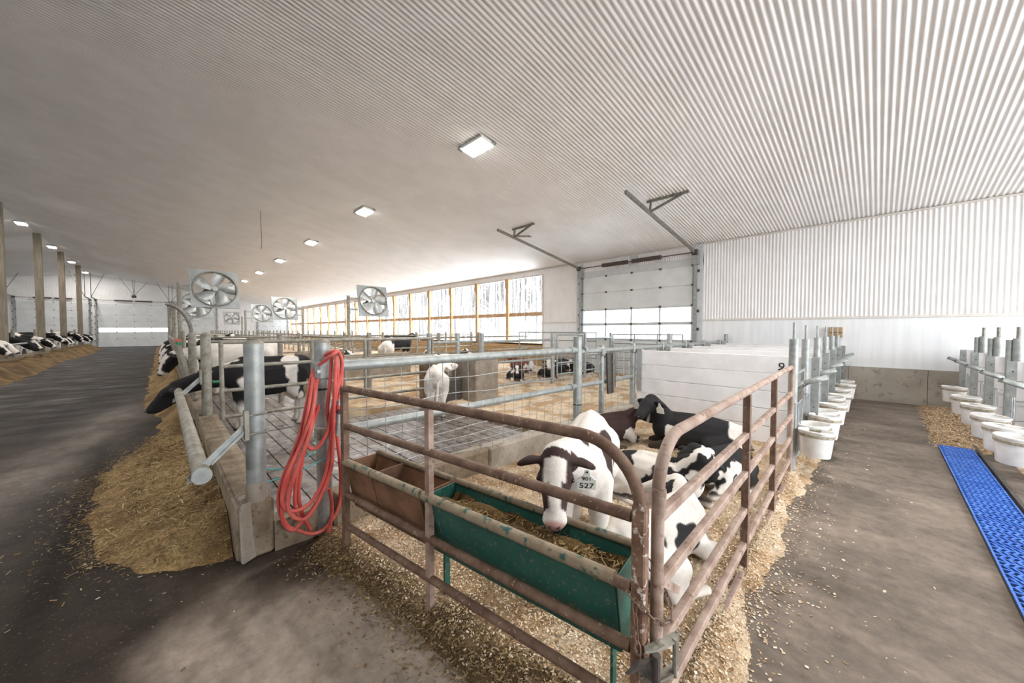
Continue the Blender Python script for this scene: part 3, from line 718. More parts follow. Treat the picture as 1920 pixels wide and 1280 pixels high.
fence('weathered pipe fence crossing the pens behind the waterer', [(3.55, 8.5, 0, 1.53, .055), (1.9, 9.3, 0, 1.5, .05), (6.2, 9.6, 0, 1.5, .05), (8.6, 10.6, 0, 1.5, .05)], [((.6, 9.3, 1.36), (3.55, 9.3, 1.36), .03), ((.6, 9.3, .75), (3.55, 9.3, .75), .028), ((3.55, 8.5, 1.38), (3.55, 14, 1.38), .03), ((3.55, 8.5, .8), (3.55, 14, .8), .03), ((3.55, 10.6, 1.33), (11.3, 10.6, 1.33), .03), ((3.55, 10.6, .8), (11.3, 10.6, .8), .03)])
fence('galvanised pipe fence across the middle of the bedded pens', [(3.55 + 1.55 * k, 14.5, 0, 1.5, .05) for k in range(6)], [((.6, 14.5, 1.36), (11.4, 14.5, 1.36), .03), ((.6, 14.5, .8), (11.4, 14.5, .8), .03)])
sw = thing('sawdust_bunk', 'concrete bunk wall behind the slatted pen', 'concrete block', (2.9, 8.6, 0))
MB().box(2.25, 3.3, 9.4, 9.6, 0, 1.05).build('bunk_wall', M['conc_dirty'], sw)
MB().box(3.3, 6.0, 11.0, 11.2, 0, .85).build('bunk_wall', M['conc'], sw)
# free stalls farther down the barn
def divider():
    t = thing('stall_divider', 'x', 'stall divider')
    MB().tube([(0, 0, 0), (0, 0, 1.55)], .04, 8).build('post', M['galv_dirty'], t, False)
    MB().tube(spline([(0, 0, 1.22), (-.7, 0, 1.24), (-1.5, 0, 1.15), (-1.75, 0, .95), (-1.55, 0, .72), (-.8, 0, .55), (0, 0, .48)], 5), .028, 8).build('loop', M['galv_dirty'], t, False)
    return t
dv = None
for (xx, sgn) in ((3.4, 1), (6.9, -1)):
    for k in range(21):
        t = dv if dv is None else copy_tree(dv)
        if t is None: t = dv = divider()
        t.location = (xx, 18.5 + 1.25 * k, 0); t.rotation_euler = (0, 0, 0 if sgn > 0 else math.pi); t['org'] = list(t.location)
        tag(t, 'galvanised loop divider between free stalls on the %s side of the barn' % ('feed curb' if sgn > 0 else 'window'), 'stall divider', 'free stall dividers by the %s' % ('feed curb' if sgn > 0 else 'window'))
for (xx, s_) in ((3.4, 'feed curb'), (6.9, 'window')):
    fence('long neck rail above the free stalls on the %s side' % s_, [], [((xx, 18.3, 1.3), (xx, 44, 1.3), .028), ((xx, 18.3, .7), (xx, 44, .7), .025)], name='neck_rail')
# cow row on the left of the alley
lc = thing('left_curb', 'concrete curb under the feeding cow row beside the pillars', 'curb', (-4.6, 15, 0))
lc.name = 'cow_row_curb'
for k in range(6): MB().box(-4.75, -4.4, 12 + 6 * k, 17.98 + 6 * k, 0, .42).build('curb_length', M['conc_dirty'], lc)
nr = thing('cow_neck_rail', 'pale pipe neck rail in front of the feeding cow row', 'rail', (-4.1, 15, 1))
MB().tube([(-4.15, 12, 1.02), (-4.15, 28.3, 1.02), (-4.45, 29.7, 1.12), (-4.45, 46, 1.1)], .035, 10).build('pipe', M['galv'], nr)
for k in range(8): MB().tube([(-4.6, 14.5 + 4 * k, .42), (-4.6, 14.5 + 4 * k, 1.62)], .055, 10).build('post', M['galv_dirty'], nr)
# ------------------------------------------------------------------ rusty gates of the calf pen
GA, GB = Vector((.915, 2.62, 0)), Vector((1.215, .585, 0))
g1 = thing('calf_pen_gate', 'dark rusty round-cornered pipe gate beside the feed troughs', 'gate', (GB.x, GB.y, 0))
def gp(t, z): p = GA.lerp(GB, t); return (p.x, p.y, z)
gdir = (GB - GA).normalized(); GL = (GB - GA).length
rr = .24
arc = [gp(1 - (rr - rr * math.sin(a)) / GL, 1.19 - rr + rr * math.cos(a)) for a in [R(9 * i) for i in range(11)]]
MB().tube([gp(0, 1.19)] + arc[:1] + arc[1:] + [gp(1, .93)], .0235, 14).build('top_rail', M['rust'], g1, smooth=True)
MB().obox(gp(1, .98), gp(1, -.0), .05, .05, (gdir.x, gdir.y, 0)).build('end_post', M['rust_white'], g1, bevel=.006)
MB().tube([gp(.95, .66), gp(.985, .66)], .021, 12).build('rail', M['rust'], g1, smooth=True)
for z, r in ((.925, .0225), (.44, .023), (.215, .022), (.03, .022)):
    MB().tube([gp(0, z), gp(.985, z)], r, 12).build('rail', M['rust'], g1, smooth=True)
MB().obox(gp(.44, 1.17), gp(.44, .0), .035, .035, (gdir.x, gdir.y, 0)).build('upright', M['rust_dust'], g1)
MB().obox(gp(.0, 1.2), gp(.0, .0), .04, .04, (gdir.x, gdir.y, 0)).build('upright', M['rust'], g1)
for k, (u, z) in enumerate(((.30, 1.19), (.335, 1.19))):
    c_ = Vector(gp(u, z)); MB().tube([c_ + Vector((0, .026 * math.cos(a), .026 * math.sin(a))) for a in [R(30 * i) for i in range(12)]], .002, 4, False).build('twine_wrap', M['board'], g1)
GC, GD = Vector((1.275, .548, 0)), Vector((4.86, .655, 0))
g2 = thing('aisle_gate', 'dusty rusty square-tube gate with a rounded corner along the aisle', 'gate', (GC.x, GC.y, 0))
def gq(t, z): p = GC.lerp(GD, t); return (p.x, p.y, z)
GL2 = (GD - GC).length; rr = .20
arc = [gq((rr - rr * math.sin(a)) / GL2, 1.20 - rr + rr * math.cos(a)) for a in [R(90 - 9 * i) for i in range(11)]]
arc2 = [gq(1 - (.08 - .08 * math.sin(a)) / GL2, 1.20 - .08 + .08 * math.cos(a)) for a in [R(15 * i) for i in range(7)]]
MB().tube([gq(0, .02)] + arc + arc2 + [gq(1, .03)], .0225, 10).build('outer_tube', M['rust_dust'], g2, smooth=True)
for z in (.92, .67, .43, .20):
    MB().obox(gq(.005, z), gq(.995, z), .034, .038, (0, 0, 1)).build('rail', M['rust_dust'], g2, bevel=.004)
MB().obox(gq(.005, -.0 + .03), gq(.995, .03), .034, .038).build('rail', M['rust_dust'], g2)
for u in (.40, .69):
    MB().obox(gq(u, 1.18), gq(u, .02), .04, .04, (1, 0, 0)).build('upright', M['rust'], g2)
for zz in (.33, .56):
    MB().obox(gq(.005, zz + .12), gq(.055, zz - .01), .03, .03).build('corner_brace', M['rust_dust'], g2)
hc = Vector(((GB.x + GC.x) / 2 + .005, (GB.y + GC.y) / 2 - .045, 0))
hb = MB().lathe([(.017, 0), (.024, 0), (.024, .085), (.017, .085), (.017, 0)], (hc.x + .02, hc.y + .02, .945), 16).build('hinge_barrel', M['rust_dust'], smooth=True)
tag(hb, 'short rusty pipe barrel at the corner where the two gates meet', 'hinge')
MB().obox((GB.x, GB.y, .99), (hc.x + .02, hc.y + .02, .99), .006, .06).build('weld_plate', M['rust_dust'], hb, False)
gpst = thing('stall_gate_post', 'galvanised post with a thin pin where the dusty gate meets the stalls', 'post', (4.97, .66, 0))
MB().tube([(4.97, .66, 0), (4.97, .66, 1.50)], .043, 16).build('column', M['galv'], gpst, smooth=True); MB().tube([(4.97, .66, 1.5), (4.97, .66, 1.68)], .012, 8).build('pin', M['galv'], gpst)
# chain and latch
lk = MB().tube([(.0085 * math.cos(a), 0, .019 * math.sin(a) + (.008 if math.sin(a) > 0 else -.008)) for a in [2 * math.pi * i / 14 for i in range(15)]], .0032, 5, False).mesh('link'); lk.materials.append(M['rust']); smooth_shade(lk)
chn = thing('gate_chain', 'rusty link chain looped round both gate end posts', 'chain', (hc.x, hc.y, .3))
def hang(path):
    acc = 0; pts = spline(path, 12); last = pts[0]; k = 0; out = [pts[0]]
    for p in pts:
        if (p - out[-1]).length >= .040: out.append(p)
    for a, b in zip(out, out[1:]):
        d = (b - a).normalized(); q_ = d.to_track_quat('Z', 'Y')
        o = put('link', lk, chn, (a + b) / 2 - Vector(chn['org'])); o.rotation_mode = 'QUATERNION'; o.rotation_quaternion = q_ @ Quaternion((0, 0, 1), R(90 * (k % 2))); k += 1
b_ = Vector((GB.x, GB.y, 0)); c_ = Vector((GC.x, GC.y, 0))
hang([b_ + Vector((-.035, .03, .66)), b_ + Vector((-.04, -.035, .635)), b_ + Vector((.01, -.055, .575)), c_ + Vector((.0, -.05, .555)), c_ + Vector((.045, -.03, .60)), c_ + Vector((.035, .035, .69)), c_ + Vector((.02, .05, .76))])
hang([b_ + Vector((-.04, -.0, .65)), b_ + Vector((-.045, -.012, .52)), b_ + Vector((-.04, -.02, .46)), b_ + Vector((-.038, -.02, .3)), b_ + Vector((-.042, -.02, .08))])
lt = thing('gate_latch', 'grey cast slam latch with a dark lever joining the two gate posts', 'latch', (hc.x, hc.y, .42))
for zz in (.355, .475):
    MB().prism([(b_.x - .035, b_.y - .04, zz), (b_.x + .0, b_.y - .066, zz), (c_.x + .03, c_.y - .064, zz), (c_.x + .075, c_.y - .05, zz), (c_.x + .05, c_.y - .036, zz), (b_.x - .02, b_.y - .028, zz)], (0, 0, .01)).build('plate', M['galv_dirty'], lt)
for p_, r_2 in ((Vector((c_.x + .066, c_.y - .05, 0)), .007), (Vector((c_.x + .025, c_.y - .058, 0)), .009), (Vector((b_.x + .03, b_.y - .056, 0)), .008)):
    MB().tube([p_ + Vector((0, 0, .35)), p_ + Vector((0, 0, .49))], r_2, 8).build('pin', M['galv_dirty'], lt)
MB().tube([(b_.x - .012, b_.y - .07, .36), (b_.x - .012, b_.y - .07, .475)], .014, 10).build('pivot', M['dark'], lt)
MB().prism([(b_.x - .02, b_.y - .055, .38), (b_.x - .02, b_.y - .055, .465), (b_.x - .06, b_.y - .02, .455), (b_.x - .085, b_.y + .01, .405), (b_.x - .06, b_.y - .0, .40)], (.004, -.012, 0)).build('lever', M['dark'], lt)
# ------------------------------------------------------------------ troughs
nv = Vector((-gdir.y, gdir.x, 0)); nv = nv if nv.x > 0 else -nv
def trough(label, t0, t1, body, rim, name='feed_trough', ends=(1, 1), legs=True):
    a = GA.lerp(GB, t0); b = GA.lerp(GB, t1)
    t = thing(name, label, 'trough', (a.x, a.y, 0))
    sec = [(.0, .665), (.075, .33), (.175, .33), (.255, .665)]
    P = lambda c, s, z: tuple(c + nv * s + Vector((0, 0, z)))
    sh = MB()
    for (s0, z0), (s1, z1) in zip(sec, sec[1:]):
        sh.quad(P(a, s0, z0), P(b, s0, z0), P(b, s1, z1), P(a, s1, z1))
    o = sh.build('shell', body, t); m_ = o.modifiers.new('thick', 'SOLIDIFY'); m_.thickness = .006
    for c, f in ((a, ends[0]), (b, ends[1])):
        if f: MB().prism([P(c, s, z) for s, z in sec], tuple(gdir * .006)).build('end_plate', body, t)
    MB().tube([P(a, .0, .668), P(b, .0, .668)], .026, 12).build('rim', rim, t, smooth=True)
    MB().tube([P(a, .257, .668), P(b, .257, .668)], .018, 12).build('rim', rim, t, smooth=True)
    if legs:
        for c in (a + gdir * .05, b - gdir * .05):
            for s in (.125,): MB().obox(P(c, s, .33), P(c, s - .0, .0), .04, .012, tuple(gdir)).build('leg', body, t)
    return t
TB = .385
trough('green metal feed trough hooked on the inside of the rusty gate', .415, .955, M['green'], M['trough_rim'])
tr2 = trough('rusted brown feed trough hung on the gate beside the green one', .165, .40, M['trough_rust'], M['trough_rim'], legs=False)
tr3 = trough('rusted dark feed trough at the hose end of the gate', .0, .16, M['trough_rust'], M['trough_rim'], legs=False)
def text(body, size, m, parent, loc, rot, name='lettering', ext=.0015):
    cu = bpy.data.curves.new('t', 'FONT'); cu.body = body; cu.size = size; cu.extrude = ext; cu.align_x = 'CENTER'; cu.align_y = 'CENTER'
    o = bpy.data.objects.new('t', cu); COL.objects.link(o)
    dg = bpy.context.evaluated_depsgraph_get(); me = bpy.data.meshes.new_from_object(o.evaluated_get(dg))
    bpy.data.objects.remove(o); me.materials.clear(); me.materials.append(m)
    return put(name, me, parent, loc, rot)
wp = GA.lerp(GB, .155) + nv * .11; wo = Vector(tr3['org'])
text('V 8', .06, M['paint_w'], tr3, (wp.x - wo.x - .02, wp.y - wo.y, .40), (R(75), 0, math.atan2(gdir.y, gdir.x)))
# ------------------------------------------------------------------ calf stalls
PN = 5
def stall_panel(label, x, y0, y1, front, zt=1.25):
    t = thing('calf_stall_partition', label, 'partition', (x, (y0 + y1) / 2, 0), 'white plank stall panels')
    h = (zt - .03) / PN
    pm2 = MB().box(-.025, .025, y0 - (y0 + y1) / 2, y1 - (y0 + y1) / 2, .003, h - .003).mesh('plank'); pm2.materials.append(M['plank'])
    for k in range(PN):
        o = put('plank', pm2, t, (0, 0, .03 + h * k)); bv = o.modifiers.new('b', 'BEVEL'); bv.width = .004; bv.segments = 1
    s = -1 if front == y0 else 1
    for fy_, d_ in ((front, -s),):
        t2 = MB(); t2.box(x - .034, x - .028, min(fy_, fy_ + d_ * .07), max(fy_, fy_ + d_ * .07), .02, zt); t2.box(x + .028, x + .034, min(fy_, fy_ + d_ * .07), max(fy_, fy_ + d_ * .07), .02, zt)
        t2.box(x - .034, x + .034, min(fy_, fy_ + s * .005), max(fy_, fy_ + s * .005), .02, zt); t2.build('front_channel', M['galv'], t)
    for zz in (.2, .62, 1.1): MB().tube([(x - .038, front - s * .04, zz), (x + .038, front - s * .04, zz)], .009, 6).build('bolt', M['dark'], t)
    back = y1 if front == y0 else y0
    MB().box(x - .036, x + .036, min(back, back + s * .09), max(back, back + s * .09), .55, zt + .02).build('back_channel', M['steel'], t)
    return t
ORD = ['first', 'second', 'third', 'fourth', 'fifth', 'sixth', 'seventh', 'eighth']
SX = [5.95 + 1.2 * i for i in range(5)]
for i, xx in enumerate(SX):
    sp = stall_panel('white plank calf stall panel, %s from the dusty gate' % ORD[i], xx, .53, 2.95, .53)
    if i == 0: text('9', .16, M['ink'], sp, (-.028, .92 - 1.74, 1.1), (R(90), R(20), R(-90)), 'stencilled_number', .001)
    p = thing('stall_post', 'galvanised stall post with a pin beside the %s panel from the dusty gate' % ORD[i], 'post', (xx - .08, .66, 0), 'galvanised posts of the left stalls')
    MB().tube([(xx - .08, .66, 0), (xx - .08, .66, 1.48)], .04, 14).build('column', M['galv'], p, smooth=True); MB().tube([(xx - .08, .66, 1.48), (xx - .08, .66, 1.66)], .013, 8).build('pin', M['galv'], p)
RX = [7.32 + 1.2 * i for i in range(4)]
for i, xx in enumerate(RX):
    stall_panel('white plank panel beside the blue mat, %s from the side wall' % ORD[3 - i], xx, -3.5, -1.08, -1.08, 1.22)
    p = thing('stall_post', 'galvanised stall post beside the %s panel from the side wall' % ORD[3 - i], 'post', (xx - .09, -1.33, 0), 'galvanised posts of the right stalls')
    MB().tube([(xx - .09, -1.33, 0), (xx - .09, -1.33, 1.48)], .047, 14).build('column', M['galv'], p, smooth=True); MB().tube([(xx - .09, -1.33, 1.48), (xx - .09, -1.33, 1.64)], .02, 8).build('pin', M['rail_iron'], p)
    MB().tube([(xx - .065, -1.26, 0), (xx - .065, -1.26, 1.46)], .03, 10).build('column', M['galv'], p, smooth=True)
wbx = MB().box(11.36, 11.53, .62, .86, 1.42, 1.66).build('wooden_box', M['board'], bevel=.005); tag(wbx, 'small wooden box on the side wall above the last stall post', 'box')
MB().box(11.352, 11.36, .62, .86, 1.53, 1.545).build('box_seam', M['dark'], wbx, False)
def stall_front(label, x0, x1, y, s, group):
    # two-rail rod gate
    t = thing('rod_gate', label, 'gate', (x0, y, 0), group)
    for z in (1.10, .95, .12): MB().obox((x0, y, z), (x1, y, z), .022, .022).build('rail', M['galv'], t)
    n = 7
    for k in range(n):
        xx = x0 + (x1 - x0) * (k + .5) / n
        MB().tube([(xx, y, .12), (xx, y, .95)], .007, 6).build('rod', M['rail_iron'], t)
    for xx in (x0 + .01, x1 - .01): MB().tube([(xx, y, .1), (xx, y, 1.12)], .012, 8).build('stile', M['galv'], t)
    return t
def bucket_make():
    t = thing('feed_bucket', 'x', 'bucket')
    MB().lathe([(.001, 0), (.122, 0), (.126, .01), (.150, .255), (.158, .258), (.158, .27), (.150, .275), (.142, .27), (.118, .02), (.001, .016)], n=28).build('pail', M['bucket'], t, False, smooth=True)
    MB().lathe([(.146, .205), (.154, .208), (.157, .235), (.15, .238)], n=28).build('band', M['band'], t, False, smooth=True)
    MB().tube(spline([(-.155, 0, .25), (-.13, .07, .262), (0, .155, .262), (.13, .07, .262), (.155, 0, .25)], 5), .004, 6).build('handle', M['steel'], t, False)
    return t
def hold_make():
    t = thing('bottle_holder', 'x', 'bottle holder')
    b = MB()
    for i in range(2):
        xx = -.11 + .22 * i
        for j in range(9):
            a = R(-95 + 190 * j / 8); b.v.append((xx, .048 * math.sin(a), .048 * math.cos(a)))
    b.f = [(j, j + 1, 10 + j, 9 + j) for j in range(8)]
    o = b.build('cradle', M['galv'], t, False, smooth=True); o.modifiers.new('s', 'SOLIDIFY').thickness = .004
    MB().obox((-.11, 0, -.02), (-.115, 0, .045), .07, .006).build('end_stop', M['galv'], t, False)
    MB().obox((-.08, .0, .0), (-.26, .0, -.06), .02, .012).build('bracket', M['rail_iron'], t, False)
    return t
def ring_make():
    t = thing('bucket_rack', 'x', 'rack')
    MB().tube([(-.1, 0, .27), (-.1, .0, .50), (-.09, 0, .52), (.09, 0, .52), (.1, 0, .50), (.1, 0, .27)], .006, 6).build('wire_hoop', M['steel'], t, False)
    MB().tube([(0, 0, .52), (0, 0, .24)], .005, 6).build('wire_stay', M['steel'], t, False)
    return t
def ring_long():
    t = ring_make()
    for xx in (-.1, .1): MB().tube([(xx, 0, .45), (xx, -.19, .45)], .006, 6).build('hook_arm', M['steel'], t, False)
    return t
protos = {}
def inst(kind, fn, loc, rot, label, group, cat):
    if kind not in protos: t = protos[kind] = fn()
    else: t = copy_tree(protos[kind])
    t.location = loc; t.rotation_euler = rot; t['org'] = list(loc); return tag(t, label, cat, group)
xsf = [5.03] + [v + .05 for v in SX]; xse = [v - .14 for v in SX] + [XW - .15]
for i in range(6):
    stall_front('rod-barred stall front of the %s stall from the dusty gate' % ORD[i], xsf[i], xse[i], .66, 1, 'rod-barred stall fronts')
    inst('h', hold_make, (xsf[i] + .5 * (xse[i] - xsf[i]), .50, 1.0), (0, R(-22), R(-80)), 'galvanised bottle cradle tilting out from the %s stall front from the dusty gate' % ORD[i], 'bottle cradles of the left stalls', 'bottle holder')
rxs = [6.3] + [v + .05 for v in RX]; rxe = [v - .15 for v in RX] + [XW - .1]
for i in range(5):
    w_ = 'beside the blue mat, %s stall from the side wall' % ORD[4 - i]
    stall_front('rod-barred front ' + w_, rxs[i], rxe[i], -1.30, -1, 'rod-barred fronts beside the mat')
    inst('h', hold_make, (rxs[i] + .5 * (rxe[i] - rxs[i]), -1.05, .98), (0, R(-22), R(100)), 'galvanised bottle cradle ' + w_, 'bottle cradles of the right stalls', 'bottle holder')
LBX = [(4.97, 'first'), (5.26, 'second'), (5.80, 'third'), (6.30, 'fourth'), (6.85, 'fifth'), (7.45, 'sixth'), (8.05, 'seventh'), (8.75, 'eighth'), (9.45, 'ninth'), (10.3, 'tenth')]
for k, (xx, o_) in enumerate(LBX):
    inst('b', bucket_make, (xx, .455 + .03 * (k % 2), .255 + .012 * (k % 3)), (R(2 - 4 * (k % 2)), R(3), R(20 + 50 * (k % 2))), 'white pail hung on the stall fronts, %s along from the dusty gate' % o_, 'white pails on the left stalls', 'bucket')
    inst('r', ring_make, (xx, .62, .27), (0, 0, 0), 'wire hoop behind the %s pail along from the dusty gate' % o_, 'wire pail hoops of the left stalls', 'rack')
RBX = [(5.95, 'sixth', -.955), (6.42, 'fifth', -.945), (7.16, 'fourth', -.945), (7.97, 'third', -.945), (8.95, 'second', -.945), (10.2, 'first', -.945)]
for k, (xx, o_, yy) in enumerate(RBX):
    inst('b', bucket_make, (xx, yy, .29 + .012 * (k % 2)), (R(-2), R(2), R(200 + 40 * (k % 2))), 'white pail beside the blue mat, %s counting from the concrete side wall' % o_, 'white pails on the right stalls', 'bucket')
    inst('r2', ring_long, (xx, -1.105, .29), (0, 0, 0), 'wire hoop behind the %s pail from the concrete side wall' % o_, 'wire pail hoops of the right stalls', 'rack')
# ------------------------------------------------------------------ blue slatted mat
MX0, MX1, MY0, MY1 = 2.2, 7.62, -.885, -.595
bmx = thing('blue_mat', 'blue plastic slotted floor grating let into the aisle concrete', 'grating', ((MX0 + MX1) / 2, -.74, 0))
shade_sheet = MB().box(MX0, MX1, MY0 - .03, MY1 + .01, .001, .004).build('shade_sheet', M['slot'], bmx)  # flat sheet on the floor, shade under the slots put into its colour
TL = .542; W_ = MY1 - MY0
tl = MB(); nR = 9; nS = 8
for r_i in range(nR + 1):                 # cross bars of a tile
    xx = -TL / 2 + TL * r_i / nR
    tl.box(xx - .0055, xx + .0055, -W_ / 2, W_ / 2, .012, .024)
for s_i in range(nS + 1):                 # short skewed webs between them
    yy = -W_ / 2 + W_ * s_i / nS
    for r_i in range(nR):
        xa = -TL / 2 + TL * r_i / nR; xb = xa + TL / nR; sk = .016 * (1 if r_i % 2 else -1) * (0 if s_i in (0, nS) else 1)
        tl.obox((xa, yy + sk, .018), (xb, yy - sk, .018), .0105, .012)
tm = tl.mesh('mat_tile'); tm.materials.append(M['blue'])
for k in range(10): put('mat_tile', tm, bmx, (MX0 + TL * (k + .5) - bmx['org'][0], 0, .0), (0, 0, R(rng.uniform(-.4, .4))))
stp = MB().box(2.0, 7.9, MY0 - .06, MY0 - .03, .0, .03).build('mat_edge', M['dark'], bmx)
# ------------------------------------------------------------------ bedding, feed and loose chips
def stuff(name, b, col, m, label, cat):
    o = b.build(name, m); set_col(o.data, np.clip(col, .01, 1)); o.data.polygons.foreach_set('use_smooth', [True] * len(o.data.polygons))
    return tag(o, label, cat, kind='stuff')
TAN, PALE, BRN, DRK = np.array([.72, .55, .37]), np.array([.86, .72, .54]), np.array([.50, .33, .18]), np.array([.10, .06, .032])
def bedcol(x, y, seed, dirt=.0, warm=0.):
    q = np.stack([x, y, 0 * x], 1); a = fbm(q * 3.1, seed, 4); b = fbm(q * 13., seed + 5, 3)
    t = np.clip(sst(.40, .68, a) + .7 * sst(.55, .8, b) + dirt, 0, 1)[:, None]
    c = (TAN * .55 + PALE * .45) * (1 - t) + BRN * t
    return c * (.82 + .4 * fbm(q * 31., seed + 9, 2))[:, None] * np.array([1, 1 - .03 * warm, 1 - .10 * warm])
nrm1 = Vector((-(GB - GA).y, (GB - GA).x, 0)).normalized()
if nrm1.x < 0: nrm1 = -nrm1
def d_left(x, y): return (x - GA.x) * nrm1.x + (y - GA.y) * nrm1.y
def d_aisle(x, y): return y - (GC.y + (x - GC.x) * (GD.y - GC.y) / (GD.x - GC.x))
def pen_mask(x, y):
    q = np.stack([x, y, 0 * x], 1); n = fbm(q * 4., 21, 4) - .5
    return sst(-.17, .02, d_left(x, y) + .22 * n) * sst(-.17, .04, d_aisle(x, y) + .22 * n)
def pen_h(x, y):
    q = np.stack([x, y, 0 * x], 1); m = pen_mask(x, y)
    return -.012 + m * (.035 + .05 * fbm(q * 2.3, 31, 3) + .03 * fbm(q * 11, 33, 3))
b, p, z = grid_obj('b', axis([(.75, 6.0, .035)]), axis([(.1, 2.97, .035)]), pen_h, None)
x, y = p[:, 0], p[:, 1]
dk_ = sst(.16, -.06, d_left(x, y) + .35 * (fbm(np.stack([x, y, 0 * x], 1) * 5, 79, 3) - .5))[:, None]
stuff('shavings_bed', b, np.array([.15, .095, .048]) * dk_ * (.6 + .8 * fbm(np.stack([x, y, 0 * x], 1) * 22, 80, 2))[:, None] + (1 - dk_) * bedcol(x, y, 41, .75 * sst(.40, -.12, d_left(x, y) + .3 * (fbm(p3 := np.stack([x, y, 0 * x], 1) * 3, 77, 3) - .5))), M['bed'], 'tan wood shavings bedding the calf pen inside the rusty gates', 'bedding')
def bed_rect(name, label, x0, x1, y0, y1, step, h, seed, edge=.12, dirt=0., warm=0.):
    def hf(x, y):
        q = np.stack([x, y, 0 * x], 1); n = .5 * edge * (fbm(q * 5, seed, 3) - .5) * 2
        m = sst(0, edge, x - x0 + n) * sst(0, edge, x1 - x + n) * sst(0, edge, y - y0 + n) * sst(0, edge, y1 - y + n)
        return -.012 + m * (.012 + h * (.5 + fbm(q * 2.1, seed, 3)) + .4 * h * fbm(q * 9, seed + 3, 2))
    b, p, z = grid_obj('b', axis([(x0, x1, step)]), axis([(y0, y1, step)]), hf, None)
    return stuff(name, b, bedcol(p[:, 0], p[:, 1], seed, dirt, warm), M['bed'], label, 'bedding'), hf
bed_rect('shavings_bed', 'pale shavings bedding the pen behind the mesh fence and white stalls', 4.22, 11.48, 3.18, 6.68, .06, .06, 51)
bed_rect('shavings_bed', 'shavings pack under the lying calves behind the waterer block', 2.3, 11.48, 6.62, 14.4, .09, .07, 57)
bed_rect('shavings_bed', 'shavings in the distant pens and free stalls', 2.6, 11.4, 14.6, 46, .3, .08, 63)
bed_rect('shavings_bed', 'shavings inside the white calf stalls beyond the dusty gate', 5.98, 11.48, .62, 2.9, .06, .05, 69)
_, hfL = bed_rect('shavings_strip', 'scattered shavings on the aisle below the pails of the white stalls', 4.7, 11.4, .42, .74, .03, .025, 71, .16, .1)
_, hfR = bed_rect('shavings_strip', 'trodden brown shavings between the blue mat and the side wall', 7.6, 11.46, -1.16, -.55, .03, .02, 73, .1, .6)
bed_rect('shavings_bed', 'shavings inside the stalls behind the blue mat', 6.4, 11.46, -3.5, -1.12, .08, .05, 75)
ft = GA.lerp(GB, .685) + nv * .17
tfl = MB(); cf = []
for i in range(41):
    for j in range(9):
        s = .02 + .215 * j / 8; u = .425 + .52 * i / 40; c0 = GA.lerp(GB, u) + nv * s
        hgt = .585 + .03 * math.sin(u * 25) * math.cos(j) + .04 * vnoise(np.array([[c0.x * 9, c0.y * 9, .3]]), 5)[0]
        hgt = min(hgt, .64); s2 = max(.012 + .075 * (1 - (hgt - .33) / .335), s) if j < 4 else min(.243 - .08 * (1 - (hgt - .33) / .335), s)
        c0 = GA.lerp(GB, u) + nv * s2; tfl.v.append((c0.x, c0.y, hgt))
tfl.f = [(i * 9 + j, i * 9 + j + 1, (i + 1) * 9 + j + 1, (i + 1) * 9 + j) for i in range(40) for j in range(8)]
n_ = np.array(tfl.v)
stuff('trough_feed', tfl, np.array([.20, .12, .045]) * (.5 + .9 * fbm(n_ * 25, 3, 3))[:, None], M['feed'], 'chopped feed lying in the green trough', 'feed')
def toe(y): return np.interp(y, [3.05, 3.35, 3.7, 4.6, 5.9, 6.8, 7.4, 8.5, 11, 46], [.30, -.12, -.48, -.60, -.66, -.40, -.15, -.1, -.35, -.30])
def pile_h(x, y):
    q = np.stack([x, y, 0 * x], 1); n = fbm(q * 3, 81, 4) - .5; t = toe(y)
    m = sst(0, 1, (x - t + .25 * n) / np.maximum(.34 - t, .12)); e = sst(3.1, 3.5, y + .2 * n)
    return -.015 + (m * e) * (.16 + .10 * sst(9, 13, y) + .14 * fbm(q * 2.2, 83, 3) + .05 * fbm(q * 12, 85, 3))
b, p, z = grid_obj('b', axis([(-.95, .335, .035)]), axis([(3.0, 8.5, .04), (8.5, 46, .2)]), pile_h, None)
fc = lambda p, s, a, c: (a * (1 - (t := sst(.35, .7, fbm(np.c_[p * 4.5, 0 * p[:, :1]], s, 4))[:, None])) + c * t) * (.7 + .6 * fbm(np.c_[p * 24, 0 * p[:, :1]], s + 3, 2))[:, None]
stuff('feed_pile', b, fc(p, 5, np.array([.43, .29, .13]), np.array([.23, .135, .055])), M['feed'], 'brown chopped straw feed heaped along the near curb', 'feed')
def pile2(x, y):
    q = np.stack([x, y, 0 * x], 1); n = fbm(q * 1.5, 91, 4) - .5; t = -3.25 + .12 * np.sin(y * .4)
    m = sst(0, 1, (t - x + .3 * n) / .75) * sst(47.5, 45, y)
    return -.02 + m * (.26 + .26 * fbm(q * 1.4, 93, 3))
b, p, z = grid_obj('b', axis([(-4.38, -2.9, .08)]), axis([(9, 48, .15)]), pile2, None)
stuff('feed_pile', b, fc(p, 15, np.array([.26, .165, .07]), np.array([.13, .075, .03])), M['feed'], 'long heap of golden-brown feed in front of the cow row', 'feed')
